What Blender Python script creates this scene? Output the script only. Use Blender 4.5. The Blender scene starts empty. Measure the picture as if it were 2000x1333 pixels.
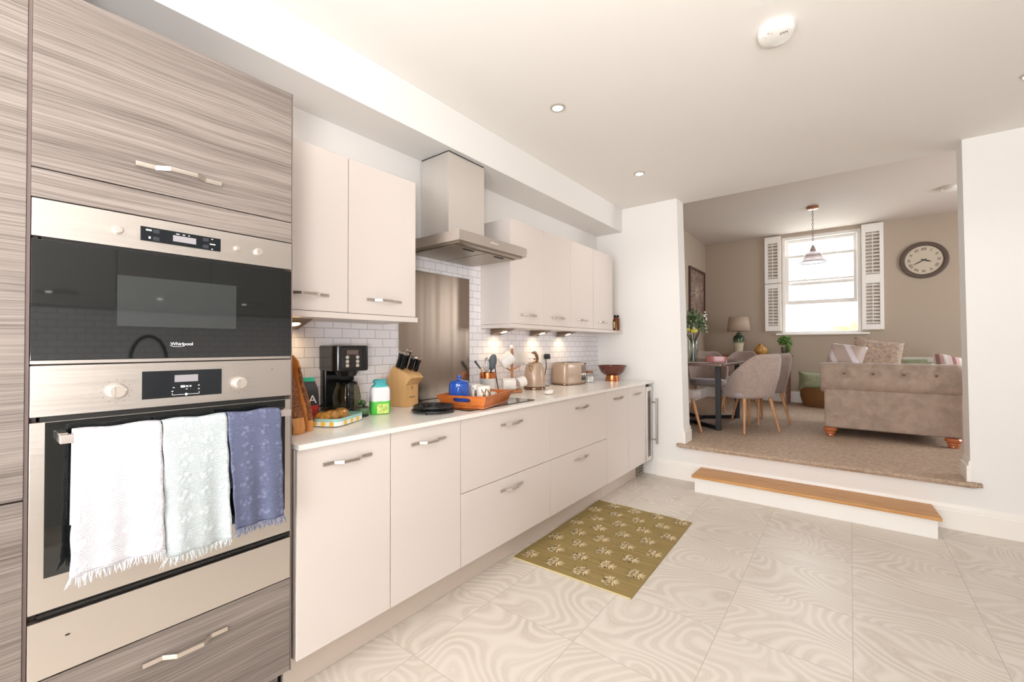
import bpy, bmesh, math, random
from mathutils import Vector, Matrix, Euler
random.seed(7)
sc = bpy.context.scene
COL = sc.collection
PI = math.pi

# ------------------------------------------------------------------ camera, world, light, exposure
def look_cam(loc, yaw, pitch, roll):
    cy, sy = math.cos(yaw), math.sin(yaw)
    fw = Vector((-sy*math.cos(pitch), cy*math.cos(pitch), math.sin(pitch)))
    r = Vector((cy, sy, 0)); u = r.cross(fw)
    r2 = r*math.cos(roll)+u*math.sin(roll); u2 = -r*math.sin(roll)+u*math.cos(roll)
    m = Matrix((r2, u2, -fw)).transposed().to_4x4(); m.translation = loc
    return m
cam_data = bpy.data.cameras.new('camera')
cam_data.sensor_width = 36; cam_data.lens = 847.4/2000*36; cam_data.clip_start = .05; cam_data.clip_end = 200
cam = bpy.data.objects.new('camera', cam_data); COL.objects.link(cam)
cam.matrix_world = look_cam(Vector((0, 0, 1.225)), .66155, .011055, -.00155)
sc.camera = cam

w = bpy.data.worlds.new('sky'); sc.world = w; w.use_nodes = True
w.node_tree.nodes['Background'].inputs[0].default_value = (.93, .97, 1, 1)
w.node_tree.nodes['Background'].inputs[1].default_value = 3.2
def lamp(name, kind, loc, rot, power, color=(1, 1, 1), **kw):
    d = bpy.data.lights.new(name, kind); d.energy = power; d.color = color
    for k, v in kw.items(): setattr(d, k, v)
    o = bpy.data.objects.new(name, d); COL.objects.link(o); o.location = loc; o.rotation_euler = rot
    return o
# dining window daylight and bounced flash; rear-door and side daylight added from unseen openings
lamp('added_rear_daylight', 'AREA', (-.2, -3.1, 1.25), (PI/2, 0, 0), 95, (1, .99, .98), shape='RECTANGLE', size=2.9, size_y=2.3)  # added daylight source; its doors behind the camera are unseen
lamp('bounced_flash', 'AREA', (.45, -.6, 1.1), (math.radians(176), math.radians(-16), 0), 62, (1, .985, .97), shape='DISK', size=.5)
lamp('dining_window_daylight', 'AREA', (-.355, 8.75, 2.25), (-PI/2, 0, 0), 36, (.95, .98, 1), shape='RECTANGLE', size=1.1, size_y=1.5)
lamp('added_side_fill', 'AREA', (3.15, 6.2, 1.9), (0, PI/2, 0), 34, (1, .99, .97), shape='RECTANGLE', size=1.4, size_y=1.6)  # added fill to brighten the dining room, no window known on this side
sc.view_settings.view_transform = 'Standard'; sc.view_settings.look = 'None'
sc.view_settings.exposure = 0.42; sc.view_settings.gamma = 1; sc.view_settings.use_curve_mapping = False
sc.cycles.use_denoising = True
sc.cycles.max_bounces = 14; sc.cycles.diffuse_bounces = 7; sc.cycles.transparent_max_bounces = 16
sc.cycles.sample_clamp_indirect = 6; sc.cycles.caustics_reflective = False; sc.cycles.caustics_refractive = False

# ------------------------------------------------------------------ materials
def lin(c): 
    return tuple(((v/255)/12.92 if v/255 <= .04045 else ((v/255+.055)/1.055)**2.4) for v in c)
class NT:
    def __init__(s, name):
        s.m = bpy.data.materials.new(name); s.m.use_nodes = True; s.t = s.m.node_tree; s.b = s.t.nodes['Principled BSDF']
    def n(s, typ, **kw):
        o = s.t.nodes.new(typ)
        for k, v in kw.items():
            if k.startswith('i_'):
                key = k[2:]; key = int(key) if key.isdigit() else key.replace('_', ' ')
                o.inputs[key].default_value = v
            else: setattr(o, k, v)
        return o
    def l(s, a, b): s.t.links.new(a, b)
    def coord(s): return s.n('ShaderNodeTexCoord').outputs['Object']
    def mapping(s, src, scale=(1, 1, 1), loc=(0, 0, 0), rot=(0, 0, 0)):
        m = s.n('ShaderNodeMapping'); m.inputs['Scale'].default_value = scale; m.inputs['Location'].default_value = loc
        m.inputs['Rotation'].default_value = rot; s.l(src, m.inputs[0]); return m.outputs[0]
    def noise(s, src, scale, detail=3, rough=.5, dist=0):
        m = s.n('ShaderNodeTexNoise'); m.inputs['Scale'].default_value = scale; m.inputs['Detail'].default_value = detail
        m.inputs['Roughness'].default_value = rough; m.inputs['Distortion'].default_value = dist; s.l(src, m.inputs['Vector']); return m.outputs['Fac']
    def ramp(s, src, stops):
        r = s.n('ShaderNodeValToRGB'); e = r.color_ramp.elements
        while len(e) < len(stops): e.new(.5)
        for i, (p, c) in enumerate(stops): e[i].position = p; e[i].color = (*lin(c), 1) if len(c) == 3 and max(c) > 1.01 else (c[0], c[1], c[2], 1)
        s.l(src, r.inputs[0]); return r.outputs[0]
    def math(s, op, a, b=None, c=None):
        m = s.n('ShaderNodeMath', operation=op)
        for i, v in enumerate((a, b, c)):
            if v is None: continue
            if isinstance(v, (int, float)): m.inputs[i].default_value = v
            else: s.l(v, m.inputs[i])
        return m.outputs[0]
    def mix(s, fac, a, b):
        m = s.n('ShaderNodeMix', data_type='RGBA')
        for i, v in ((0, fac), (6, a), (7, b)):
            if isinstance(v, (int, float)): m.inputs[i].default_value = v
            elif isinstance(v, tuple): m.inputs[i].default_value = (*lin(v), 1)
            else: s.l(v, m.inputs[i])
        return m.outputs[2]
    def bump(s, h, strength=.3, dist=.002):
        b = s.n('ShaderNodeBump'); b.inputs['Strength'].default_value = strength; b.inputs['Distance'].default_value = dist
        s.l(h, b.inputs['Height']); s.l(b.outputs[0], s.b.inputs['Normal'])
    def base(s, src): s.l(src, s.b.inputs['Base Color'])
    def set(s, **kw):
        for k, v in kw.items(): s.b.inputs[k.replace('_', ' ')].default_value = v
def mk(name, col, rough=.5, metal=0, var=0, vscale=8, bump=0, bscale=60, bdist=.002, coat=0, ior=1.5, stretch=(1, 1, 1)):
    t = NT(name); t.set(Roughness=rough, Metallic=metal, IOR=ior); t.b.inputs['Base Color'].default_value = (*lin(col), 1)
    if coat: t.b.inputs['Coat Weight'].default_value = coat; t.b.inputs['Coat Roughness'].default_value = .08
    c = None
    if var or bump: c = t.mapping(t.coord(), stretch)
    if var:
        n = t.noise(c, vscale, 4)
        lo = tuple(max(0, v*(1-var)) for v in col); hi = tuple(min(255, v*(1+var*.6)) for v in col)
        t.base(t.ramp(n, [(.3, lo), (.7, hi)]))
    if bump: t.bump(t.noise(c, bscale, 3), bump, bdist)
    return t.m
def emit(name, col, strength):
    t = NT(name); t.b.inputs['Base Color'].default_value = (*lin(col), 1)
    t.b.inputs['Emission Color'].default_value = (*lin(col), 1); t.b.inputs['Emission Strength'].default_value = strength
    return t.m
def glass(name, tint=(250, 252, 252), refl=1.5, haze=0.0):
    t = NT(name); bs = t.b
    tr = t.n('ShaderNodeBsdfTransparent'); tr.inputs[0].default_value = (*lin(tint), 1)
    gl = t.n('ShaderNodeBsdfGlossy'); gl.inputs['Roughness'].default_value = .03
    lw = t.n('ShaderNodeLayerWeight'); lw.inputs[0].default_value = .5
    f = t.math('MULTIPLY_ADD', t.math('POWER', lw.outputs['Facing'], 4), .5, .05*(refl-.5))
    mx = t.n('ShaderNodeMixShader'); t.l(f, mx.inputs[0]); t.l(tr.outputs[0], mx.inputs[1]); t.l(gl.outputs[0], mx.inputs[2])
    out = mx.outputs[0]
    if haze:
        bs.inputs['Base Color'].default_value = (*lin(tint), 1); bs.inputs['Roughness'].default_value = .2
        m2 = t.n('ShaderNodeMixShader'); m2.inputs[0].default_value = haze; t.l(out, m2.inputs[1]); t.l(bs.outputs[0], m2.inputs[2]); out = m2.outputs[0]
    else: t.t.nodes.remove(bs)
    t.l(out, t.t.nodes['Material Output'].inputs[0]); return t.m
def wood(name, lo, hi, axis='y', rough=.45, scale=1, coat=0):
    t = NT(name); c = t.coord()
    s = {'x': (2, 26, 26), 'y': (26, 2, 26), 'z': (26, 26, 2)}[axis]
    n = t.noise(t.mapping(c, tuple(v*scale for v in s)), 1, 5, .6, 1.2)
    t.base(t.ramp(n, [(.28, lo), (.72, hi)])); t.set(Roughness=rough); t.b.inputs['Coat Weight'].default_value = coat
    t.bump(n, .12, .001); return t.m
def laminate():
    t = NT('grey_brown_laminate'); c = t.coord()
    warp = t.noise(t.mapping(c, (.6, 1.3, 2.0)), 1, 2)
    sp = t.n('ShaderNodeSeparateXYZ'); t.l(c, sp.inputs[0])
    z = t.math('ADD', sp.outputs[2], t.math('MULTIPLY', warp, .07))
    cb = t.n('ShaderNodeCombineXYZ'); t.l(sp.outputs[0], cb.inputs[0]); t.l(sp.outputs[1], cb.inputs[1]); t.l(z, cb.inputs[2])
    a = t.noise(t.mapping(cb.outputs[0], (1, 2.6, 330)), 1, 3, .65)
    b = t.noise(t.mapping(cb.outputs[0], (1, .9, 20)), 1, 4, .6)
    f = t.math('ADD', t.math('MULTIPLY', a, .66), t.math('MULTIPLY', b, .34))
    t.base(t.ramp(f, [(.33, (84, 74, 69)), (.44, (114, 104, 98)), (.54, (132, 122, 116)), (.68, (150, 140, 134))]))
    t.set(Roughness=.42); t.bump(a, .25, .0012); return t.m
def tiles_mat():
    t = NT('white_metro_tile'); sp = t.n('ShaderNodeSeparateXYZ'); t.l(t.coord(), sp.inputs[0])
    cb = t.n('ShaderNodeCombineXYZ'); t.l(sp.outputs[1], cb.inputs[0]); t.l(sp.outputs[2], cb.inputs[1])
    br = t.n('ShaderNodeTexBrick'); t.l(cb.outputs[0], br.inputs['Vector'])
    br.offset = .5
    for k, v in {'Scale': 1, 'Mortar Size': .0016, 'Mortar Smooth': .1, 'Brick Width': .098, 'Row Height': .0487}.items(): br.inputs[k].default_value = v
    br.inputs['Color1'].default_value = (*lin((244, 242, 246)), 1); br.inputs['Color2'].default_value = (*lin((239, 237, 242)), 1)
    br.inputs['Mortar'].default_value = (*lin((184, 180, 183)), 1)
    t.base(br.outputs[0]); t.set(Roughness=.16)
    inv = t.math('SUBTRACT', 1, br.outputs[1]); t.bump(inv, .5, .002); return t.m
def floor_mat():
    t = NT('swirled_floor_tile'); sp = t.n('ShaderNodeSeparateXYZ'); t.l(t.coord(), sp.inputs[0])
    u = t.math('DIVIDE', sp.outputs[0], .457); v = t.math('DIVIDE', t.math('ADD', sp.outputs[1], -1.125), .457)
    fu = t.math('FLOOR', u); fv = t.math('FLOOR', v)
    cell = t.n('ShaderNodeCombineXYZ'); t.l(fu, cell.inputs[0]); t.l(fv, cell.inputs[1])
    wn = t.n('ShaderNodeTexWhiteNoise', noise_dimensions='3D'); t.l(cell.outputs[0], wn.inputs['Vector'])
    off = t.n('ShaderNodeVectorMath', operation='MULTIPLY'); t.l(wn.outputs['Color'], off.inputs[0]); off.inputs[1].default_value = (9, 9, 9)
    add = t.n('ShaderNodeVectorMath', operation='ADD'); t.l(sp.inputs[0].links[0].from_socket, add.inputs[0]); t.l(off.outputs[0], add.inputs[1])
    n = t.noise(t.mapping(add.outputs[0], (1, 1.35, 1)), 2.0, .6, .3, .35)
    fine = t.noise(add.outputs[0], 55, 2)
    wv = t.math('SINE', t.math('ADD', t.math('MULTIPLY', n, 150), t.math('MULTIPLY', fine, 1.2)))
    amp = t.noise(add.outputs[0], 5, 1)
    fac = t.math('MULTIPLY', t.math('ADD', t.math('MULTIPLY', wv, .5), .5), t.math('MULTIPLY', amp, 1.5))
    tint = t.mix(wn.outputs['Value'], (217, 210, 201), (223, 216, 207))
    col = t.mix(t.math('MULTIPLY', fac, .75), tint, (193, 183, 171))
    hi = t.math('MULTIPLY', t.math('GREATER_THAN', wv, .93), .22)
    col = t.mix(hi, col, (232, 225, 216))
    def edge(f):
        g = t.math('FRACT', f); return t.math('MINIMUM', g, t.math('SUBTRACT', 1, g))
    e = t.math('LESS_THAN', t.math('MINIMUM', edge(u), edge(v)), .0035)
    t.base(t.mix(e, col, (186, 178, 168)))
    t.set(Roughness=.42); t.bump(t.math('SUBTRACT', 1, e), .3, .001); return t.m
def brushed(name, col, rough=.3, axis='y'):
    t = NT(name); s = {'y': (300, 3, 300), 'z': (300, 300, 3), 'x': (3, 300, 300)}[axis]
    n = t.noise(t.mapping(t.coord(), s), 1, 3)
    t.b.inputs['Base Color'].default_value = (*lin(col), 1); t.set(Metallic=.8 if 'vertical' in name else 1, Roughness=rough)
    r = t.math('MULTIPLY_ADD', n, .16, rough-.08); t.l(r, t.b.inputs['Roughness']); t.bump(n, .05, .0005)
    return t.m
def carpet_mat():
    t = NT('beige_carpet_pile'); c = t.coord(); n = t.noise(c, 260, 2, .7); m = t.noise(c, 34, 3)
    f = t.math('ADD', t.math('MULTIPLY', n, .7), t.math('MULTIPLY', m, .3))
    t.base(t.ramp(f, [(.36, (140, 116, 96)), (.5, (186, 163, 143)), (.64, (214, 194, 175))])); t.set(Roughness=.95); t.bump(f, 1, .006); return t.m
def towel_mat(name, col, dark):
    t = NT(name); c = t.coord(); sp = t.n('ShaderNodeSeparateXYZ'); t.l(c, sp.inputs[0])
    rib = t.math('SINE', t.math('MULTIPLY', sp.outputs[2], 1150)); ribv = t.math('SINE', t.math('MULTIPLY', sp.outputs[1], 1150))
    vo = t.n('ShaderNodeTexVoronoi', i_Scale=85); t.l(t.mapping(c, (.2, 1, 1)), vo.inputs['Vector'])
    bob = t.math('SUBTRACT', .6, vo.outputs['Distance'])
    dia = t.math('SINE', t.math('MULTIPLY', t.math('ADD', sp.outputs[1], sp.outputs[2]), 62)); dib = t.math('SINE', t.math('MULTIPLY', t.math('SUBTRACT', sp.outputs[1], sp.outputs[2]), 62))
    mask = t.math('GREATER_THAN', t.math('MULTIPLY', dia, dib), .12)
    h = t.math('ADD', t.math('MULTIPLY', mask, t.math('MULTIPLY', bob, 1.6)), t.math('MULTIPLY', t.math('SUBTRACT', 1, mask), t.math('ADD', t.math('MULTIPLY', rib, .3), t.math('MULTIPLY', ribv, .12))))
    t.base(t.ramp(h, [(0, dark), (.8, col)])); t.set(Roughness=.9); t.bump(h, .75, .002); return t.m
def velvet(name, col, var=.16, scale=9):
    t = NT(name); c = t.coord(); n = t.noise(c, scale, 5, .6, .5)
    lo = tuple(v*(1-var) for v in col); hi = tuple(min(255, v*(1+var*.7)) for v in col)
    t.base(t.ramp(n, [(.3, lo), (.7, hi)])); t.set(Roughness=.75); t.b.inputs['Sheen Weight'].default_value = .35; t.b.inputs['Sheen Roughness'].default_value = .4
    t.bump(t.noise(c, 400, 2), .15, .001); return t.m
def banded(name, cols, axis, freq, rough=.7):
    t = NT(name); sp = t.n('ShaderNodeSeparateXYZ'); t.l(t.coord(), sp.inputs[0])
    f = t.math('FRACT', t.math('MULTIPLY', sp.outputs['xyz'.index(axis)], freq))
    r = t.ramp(f, [(i/len(cols), c) for i, c in enumerate(cols)]); t.base(r)
    [x for x in t.t.nodes if x.type == 'VALTORGB'][0].color_ramp.interpolation = 'CONSTANT'
    t.set(Roughness=rough); return t.m
def split_mat(name, stops, axis='z', rough=.4, z0=0, h=1, var=0):
    """colour bands along one axis of the object between z0 and z0+h"""
    t = NT(name); c = t.coord(); sp = t.n('ShaderNodeSeparateXYZ'); t.l(c, sp.inputs[0])
    v = t.math('DIVIDE', t.math('ADD', sp.outputs['xyz'.index(axis)], -z0), h)
    if var: v = t.math('ADD', v, t.math('MULTIPLY', t.math('ADD', t.noise(c, 40, 3), -.5), var))
    t.base(t.ramp(v, stops)); t.set(Roughness=rough); return t.m

WALL = mk('white_wall_paint', (233, 231, 229), .85, bump=.03, bscale=180)
CEIL = mk('white_ceiling_paint', (232, 229, 225), .9, bump=.02, bscale=120)
TAUPE = mk('taupe_wall_paint', (177, 162, 146), .9, bump=.04, bscale=150)
TRIM = mk('white_gloss_trim', (238, 234, 230), .4)
CREAM = mk('cream_cabinet_front', (216, 207, 202), .33)
CREAM_IN = mk('cream_carcass', (210, 198, 190), .5)
PLINTH = mk('cream_plinth', (206, 193, 182), .45)
LAM = laminate()
QUARTZ = mk('white_quartz_worktop', (236, 233, 228), .2, var=.03, vscale=90)
STEEL = brushed('brushed_steel', (214, 207, 200), .38, 'y')
STEELV = brushed('brushed_steel_vertical', (226, 221, 216), .42, 'z')
t_ = NT('polished_steel_splash'); n_s = t_.noise(t_.mapping(t_.coord(), (6, 6, .35)), 1, 2, .5)
t_.b.inputs['Base Color'].default_value = (*lin((142, 128, 116)), 1); t_.set(Metallic=1, Roughness=.24); t_.bump(n_s, .35, .012); SPLASH = t_.m
NICKEL = mk('satin_nickel_handle', (214, 205, 196), .28, 1)
CHROME = mk('chrome_metal', (220, 220, 220), .08, 1)
BLACKGLASS = mk('black_glass', (16, 19, 19), .03, ior=1.75)
DISPLAY = mk('black_display_glass', (22, 26, 30), .12)
DARK = mk('dark_gap_metal', (30, 28, 27), .5)
BLACKPL = mk('gloss_black_plastic', (18, 20, 22), .18)
BLACKIRON = mk('black_cast_iron', (26, 27, 28), .24, bump=.2, bscale=300)
LCD = mk('grey_lcd_window', (150, 146, 150), .3)
WHITEMARK = mk('white_print', (230, 232, 232), .5)
GREYMARK = mk('grey_print', (130, 124, 120), .5)
GLASS = glass('clear_glass'); PANE = glass('window_glass', (255, 255, 255), 1.45)
COPPER = mk('copper_metal', (214, 132, 86), .22, 1)
OAK = wood('oak_step_wood', (176, 122, 66), (208, 158, 98), 'x', .4)
BLOCKW = wood('beech_block_wood', (206, 158, 100), (232, 190, 134), 'z', .5)
TRAYW = wood('acacia_tray_wood', (170, 84, 34), (216, 128, 62), 'x', .4)
LEGW = wood('beech_leg_wood', (176, 124, 84), (212, 162, 118), 'z', .4)
TABLEW = wood('dark_walnut_top', (84, 62, 54), (120, 94, 82), 'y', .3)
CONSW = wood('brown_console_wood', (106, 64, 38), (146, 94, 58), 'x', .45)
BLACKM = mk('black_steel_frame', (24, 24, 26), .5)
FABRIC = velvet('taupe_chair_fabric', (168, 150, 142), .07, 30)
SOFA = velvet('brown_chenille', (166, 146, 132), .10, 12)
WHITECER = mk('white_ceramic', (234, 230, 226), .2)
PLASTIC = mk('white_plastic', (236, 234, 230), .4)
TAUPEMET = mk('taupe_enamel', (178, 154, 134), .34, .12, coat=.4)
CARPET = carpet_mat()
WARMLENS = emit('warm_lamp_lens', (255, 214, 150), 14)
COOLLENS = emit('downlight_lens', (255, 246, 230), 6)
GREENLEAF = mk('dark_green_leaf', (58, 84, 48), .55, var=.4, vscale=30)
PALELEAF = mk('grey_green_leaf', (124, 138, 108), .6, var=.3, vscale=30)

# ------------------------------------------------------------------ geometry helpers
OFF = {}
class MB:
    def __init__(s): s.bm = bmesh.new(); s.mi = 0
    def face(s, pts, mi=None):
        vs = [s.bm.verts.new(p) for p in pts]
        try: f = s.bm.faces.new(vs)
        except ValueError: return
        f.material_index = s.mi if mi is None else mi
    def hexa(s, p):  # 8 points: bottom 4 ccw, top 4 ccw
        vs = [s.bm.verts.new(q) for q in p]
        for idx in ((3, 2, 1, 0), (4, 5, 6, 7), (0, 1, 5, 4), (1, 2, 6, 5), (2, 3, 7, 6), (3, 0, 4, 7)):
            s.bm.faces.new([vs[i] for i in idx]).material_index = s.mi
        return s
    def box(s, x0, x1, y0, y1, z0, z1):
        return s.hexa([(x0, y0, z0), (x1, y0, z0), (x1, y1, z0), (x0, y1, z0), (x0, y0, z1), (x1, y0, z1), (x1, y1, z1), (x0, y1, z1)])
    def obox(s, c, size, M=Matrix.Identity(3)):
        hx, hy, hz = [v/2 for v in size]; c = Vector(c)
        P = [(-hx, -hy, -hz), (hx, -hy, -hz), (hx, hy, -hz), (-hx, hy, -hz), (-hx, -hy, hz), (hx, -hy, hz), (hx, hy, hz), (-hx, hy, hz)]
        return s.hexa([c+M @ Vector(p) for p in P])
    def prism(s, poly, axis, a0, a1):
        def mkp(p, a): return {'z': (p[0], p[1], a), 'y': (p[0], a, p[1]), 'x': (a, p[0], p[1])}[axis]
        A = [s.bm.verts.new(mkp(p, a0)) for p in poly]; B = [s.bm.verts.new(mkp(p, a1)) for p in poly]; n = len(poly)
        s.bm.faces.new(A[::-1]).material_index = s.mi; s.bm.faces.new(B).material_index = s.mi
        for i in range(n): s.bm.faces.new((A[i], A[(i+1) % n], B[(i+1) % n], B[i])).material_index = s.mi
        return s
    def rings(s, rings, caps=True, closed=False):
        R = [[s.bm.verts.new(p) for p in r] for r in rings]; n = len(R[0]); m = len(R)
        for i in range(m if closed else m-1):
            for j in range(n):
                s.bm.faces.new((R[i][j], R[i][(j+1) % n], R[(i+1) % m][(j+1) % n], R[(i+1) % m][j])).material_index = s.mi
        if caps and not closed:
            s.bm.faces.new(R[0][::-1]).material_index = s.mi; s.bm.faces.new(R[-1]).material_index = s.mi
        return s
    def lathe(s, prof, c=(0, 0, 0), n=32, M=None, caps=True, sx=1, sy=1):
        c = Vector(c); M = M or Matrix.Identity(3)
        return s.rings([[c+M @ Vector((r*sx*math.cos(2*PI*k/n), r*sy*math.sin(2*PI*k/n), z)) for k in range(n)] for r, z in prof], caps)
    def cyl(s, a, b, r0, r1=None, n=16):
        return s.tube([a, b], [r0, r0 if r1 is None else r1], n)
    def tube(s, pts, r, n=10, closed=False):
        pts = [Vector(p) for p in pts]; rs = r if isinstance(r, (list, tuple)) else [r]*len(pts); out = []; up = None
        for i, p in enumerate(pts):
            if closed: d = pts[(i+1) % len(pts)]-pts[i-1]
            else: d = pts[min(i+1, len(pts)-1)]-pts[max(i-1, 0)]
            d.normalize()
            if up is None: up = Vector((0, 0, 1)) if abs(d.z) < .9 else Vector((1, 0, 0))
            a = d.cross(up); a.normalize(); b = a.cross(d); up = b.copy()
            out.append([p+rs[i]*(a*math.cos(2*PI*k/n)+b*math.sin(2*PI*k/n)) for k in range(n)])
        return s.rings(out, True, closed)
    def ball(s, c, r, n=16, m=10, M=None):
        r = r if isinstance(r, (list, tuple)) else (r, r, r); c = Vector(c); M = M or Matrix.Identity(3)
        R = []
        for i in range(1, m):
            th = PI*i/m; R.append([c+M @ Vector((r[0]*math.sin(th)*math.cos(2*PI*k/n), r[1]*math.sin(th)*math.sin(2*PI*k/n), -r[2]*math.cos(th))) for k in range(n)])
        return s.rings(R)
    def sheet(s, grid, mi=None, closed_u=False):
        V = [[s.bm.verts.new(p) for p in row] for row in grid]
        for i in range(len(V)-1):
            for j in range(len(V[0])-1): s.bm.faces.new((V[i][j], V[i][j+1], V[i+1][j+1], V[i+1][j])).material_index = s.mi if mi is None else mi
        return s
    def build(s, name, mat, parent=None, bev=0, seg=2, smooth=True, ang=38, kind=None, label=None, cat=None, group=None, sub=0, solid=0):
        bm = s.bm
        off = OFF.get(parent.name, Vector()) if parent else Vector()
        bmesh.ops.recalc_face_normals(bm, faces=bm.faces)
        if bev:
            es = [e for e in bm.edges if len(e.link_faces) == 2 and e.calc_face_angle(0) > math.radians(30)]
            if es: bmesh.ops.bevel(bm, geom=es, offset=bev, segments=seg, affect='EDGES', profile=.5, clamp_overlap=True)
        bmesh.ops.translate(bm, verts=bm.verts, vec=-off)
        me = bpy.data.meshes.new(name); bm.to_mesh(me); bm.free()
        for m in (mat if isinstance(mat, (list, tuple)) else [mat]): me.materials.append(m)
        if smooth:
            me.polygons.foreach_set('use_smooth', [True]*len(me.polygons)); me.set_sharp_from_angle(angle=math.radians(ang))
        o = bpy.data.objects.new(name, me); COL.objects.link(o)
        if parent: o.parent = parent; OFF[o.name] = off
        else: OFF[o.name] = Vector()
        if solid:
            md = o.modifiers.new('thickness', 'SOLIDIFY'); md.thickness = solid; md.offset = 0
        if sub:
            md = o.modifiers.new('smooth', 'SUBSURF'); md.levels = sub; md.render_levels = sub
        if bev and smooth and not sub:
            md = o.modifiers.new('normals', 'WEIGHTED_NORMAL'); md.keep_sharp = True
        if kind: o['kind'] = kind
        if label: o['label'] = label
        if cat: o['category'] = cat
        if group: o['group'] = group
        return o
def thing(name, label, cat, loc=(0, 0, 0), group=None):
    o = bpy.data.objects.new(name, None); COL.objects.link(o); o.location = loc; OFF[o.name] = Vector(loc)
    o.empty_display_size = .05; o['label'] = label; o['category'] = cat
    if group: o['group'] = group
    return o
def dup(root, label=None, loc=None, rotz=None, group=None):
    def cp(o, par):
        c = o.copy(); COL.objects.link(c)
        if par: c.parent = par
        for ch in list(o.children): cp(ch, c)
        return c
    r = cp(root, None)
    if label: r['label'] = label
    if loc is not None: r.location = loc
    if rotz is not None: r.rotation_euler = (0, 0, rotz)
    if group: r['group'] = group
    return r
def text(name, s, size, mat, parent, M, ext=.0004, align='CENTER'):
    cu = bpy.data.curves.new(name, 'FONT'); cu.body = s; cu.size = size; cu.extrude = ext; cu.align_x = align; cu.align_y = 'CENTER'
    tmp = bpy.data.objects.new(name, cu); COL.objects.link(tmp)
    dg = bpy.context.evaluated_depsgraph_get(); me = bpy.data.meshes.new_from_object(tmp.evaluated_get(dg)); bpy.data.objects.remove(tmp)
    off = OFF.get(parent.name, Vector()); MM = Matrix.Translation(-off) @ M; me.transform(MM); me.materials.clear(); me.materials.append(mat)
    o = bpy.data.objects.new(name, me); COL.objects.link(o); o.parent = parent; OFF[o.name] = off
    return o
def RX(pos):   # text plane facing +x, reading along +y
    m = Matrix(((0, 0, 1), (1, 0, 0), (0, 1, 0))).to_4x4(); m.translation = Vector(pos); return m
def RYm(pos, roll=0):  # text plane facing -y
    m = Matrix(((1, 0, 0), (0, 0, -1), (0, 1, 0))).to_4x4(); m.translation = Vector(pos); return m @ Matrix.Rotation(roll, 4, 'Z')
def S(name, mb, mat, **kw): return mb.build(name, mat, kind='structure', **kw)
def rz(a): return Matrix.Rotation(a, 3, 'Z')

# ------------------------------------------------------------------ room shell
XL, XR, YB, YF, HC = -2.07, 1.47, -3.0, 4.1, 2.59
S('floor', MB().box(XL-.1, XR+.1, YB-.1, YF+.02, -.1, 0), floor_mat())
S('ceiling', MB().box(XL-.1, XR+.1, YB-.1, 4.292, HC, HC+.5), CEIL)
S('ceiling_soffit', MB().box(XL, -1.79, YB, YF, 2.36, HC-.001), WALL)
S('wall_left', MB().box(XL-.1, XL, YB, YF+.19, 0, HC), WALL)
S('wall_right', MB().box(XR, XR+.1, YB, YF, 0, HC), WALL)
S('wall_back', MB().box(XL, -1.65, YB-.1, YB, 0, HC).box(1.25, XR, YB-.1, YB, 0, HC).box(-1.65, 1.25, YB-.1, YB, 2.4, HC), WALL)
S('window_2', MB().box(-1.65, -1.58, YB-.08, YB-.02, 0, 2.4).box(1.18, 1.25, YB-.08, YB-.02, 0, 2.4).box(-.235, -.165, YB-.08, YB-.02, 0, 2.4).box(-1.65, 1.25, YB-.08, YB-.02, 2.33, 2.4).box(-1.65, 1.25, YB-.08, YB-.02, 0, .07), TRIM)  # unseen glazed doors, put in so the rear daylight can enter
S('wall_far_left', MB().hexa([(XL, 4.1, 0), (-1.195, 4.1, 0), (-1.195, 4.29, 0), (XL, 4.29, 0), (XL, 4.1, HC), (-1.256, 4.1, HC), (-1.256, 4.29, HC), (XL, 4.29, HC)]), WALL)
S('wall_far_right', MB().hexa([(.622, 4.1, 0), (XR, 4.1, 0), (XR, 4.29, 0), (.622, 4.29, 0), (.597, 4.1, HC), (XR, 4.1, HC), (XR, 4.29, HC), (.597, 4.29, HC)]), WALL)
S('wall_riser', MB().box(-1.23, .64, 4.0995, 4.2, 0, .295), WALL)
def skirting(name, pts, z0, h, out=1):
    """moulded skirting run along x at y=pts[2], projecting towards -y"""
    x0, x1, y = pts
    prof = [(y, z0), (y-.018, z0), (y-.018, z0+h-.045), (y-.012, z0+h-.038), (y-.014, z0+h-.022), (y-.006, z0+h-.008), (y-.006, z0+h), (y, z0+h)]
    S(name, MB().prism(prof, 'x', x0, x1), TRIM)
skirting('baseboard_far', (-1.45, XR, 4.0999), 0, .165)
def jamb_skirt(name, xa, s):
    prof = [(xa, .33), (xa+s*.022, .33), (xa+s*.022, .43), (xa+s*.012, .437), (xa+s*.014, .455), (xa+s*.004, .475), (xa, .475)]
    S(name, MB().prism(prof, 'y', 4.085, 4.29), TRIM)
jamb_skirt('baseboard_left_jamb', -1.208, 1); jamb_skirt('baseboard_right_jamb', .62, -1)
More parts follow.
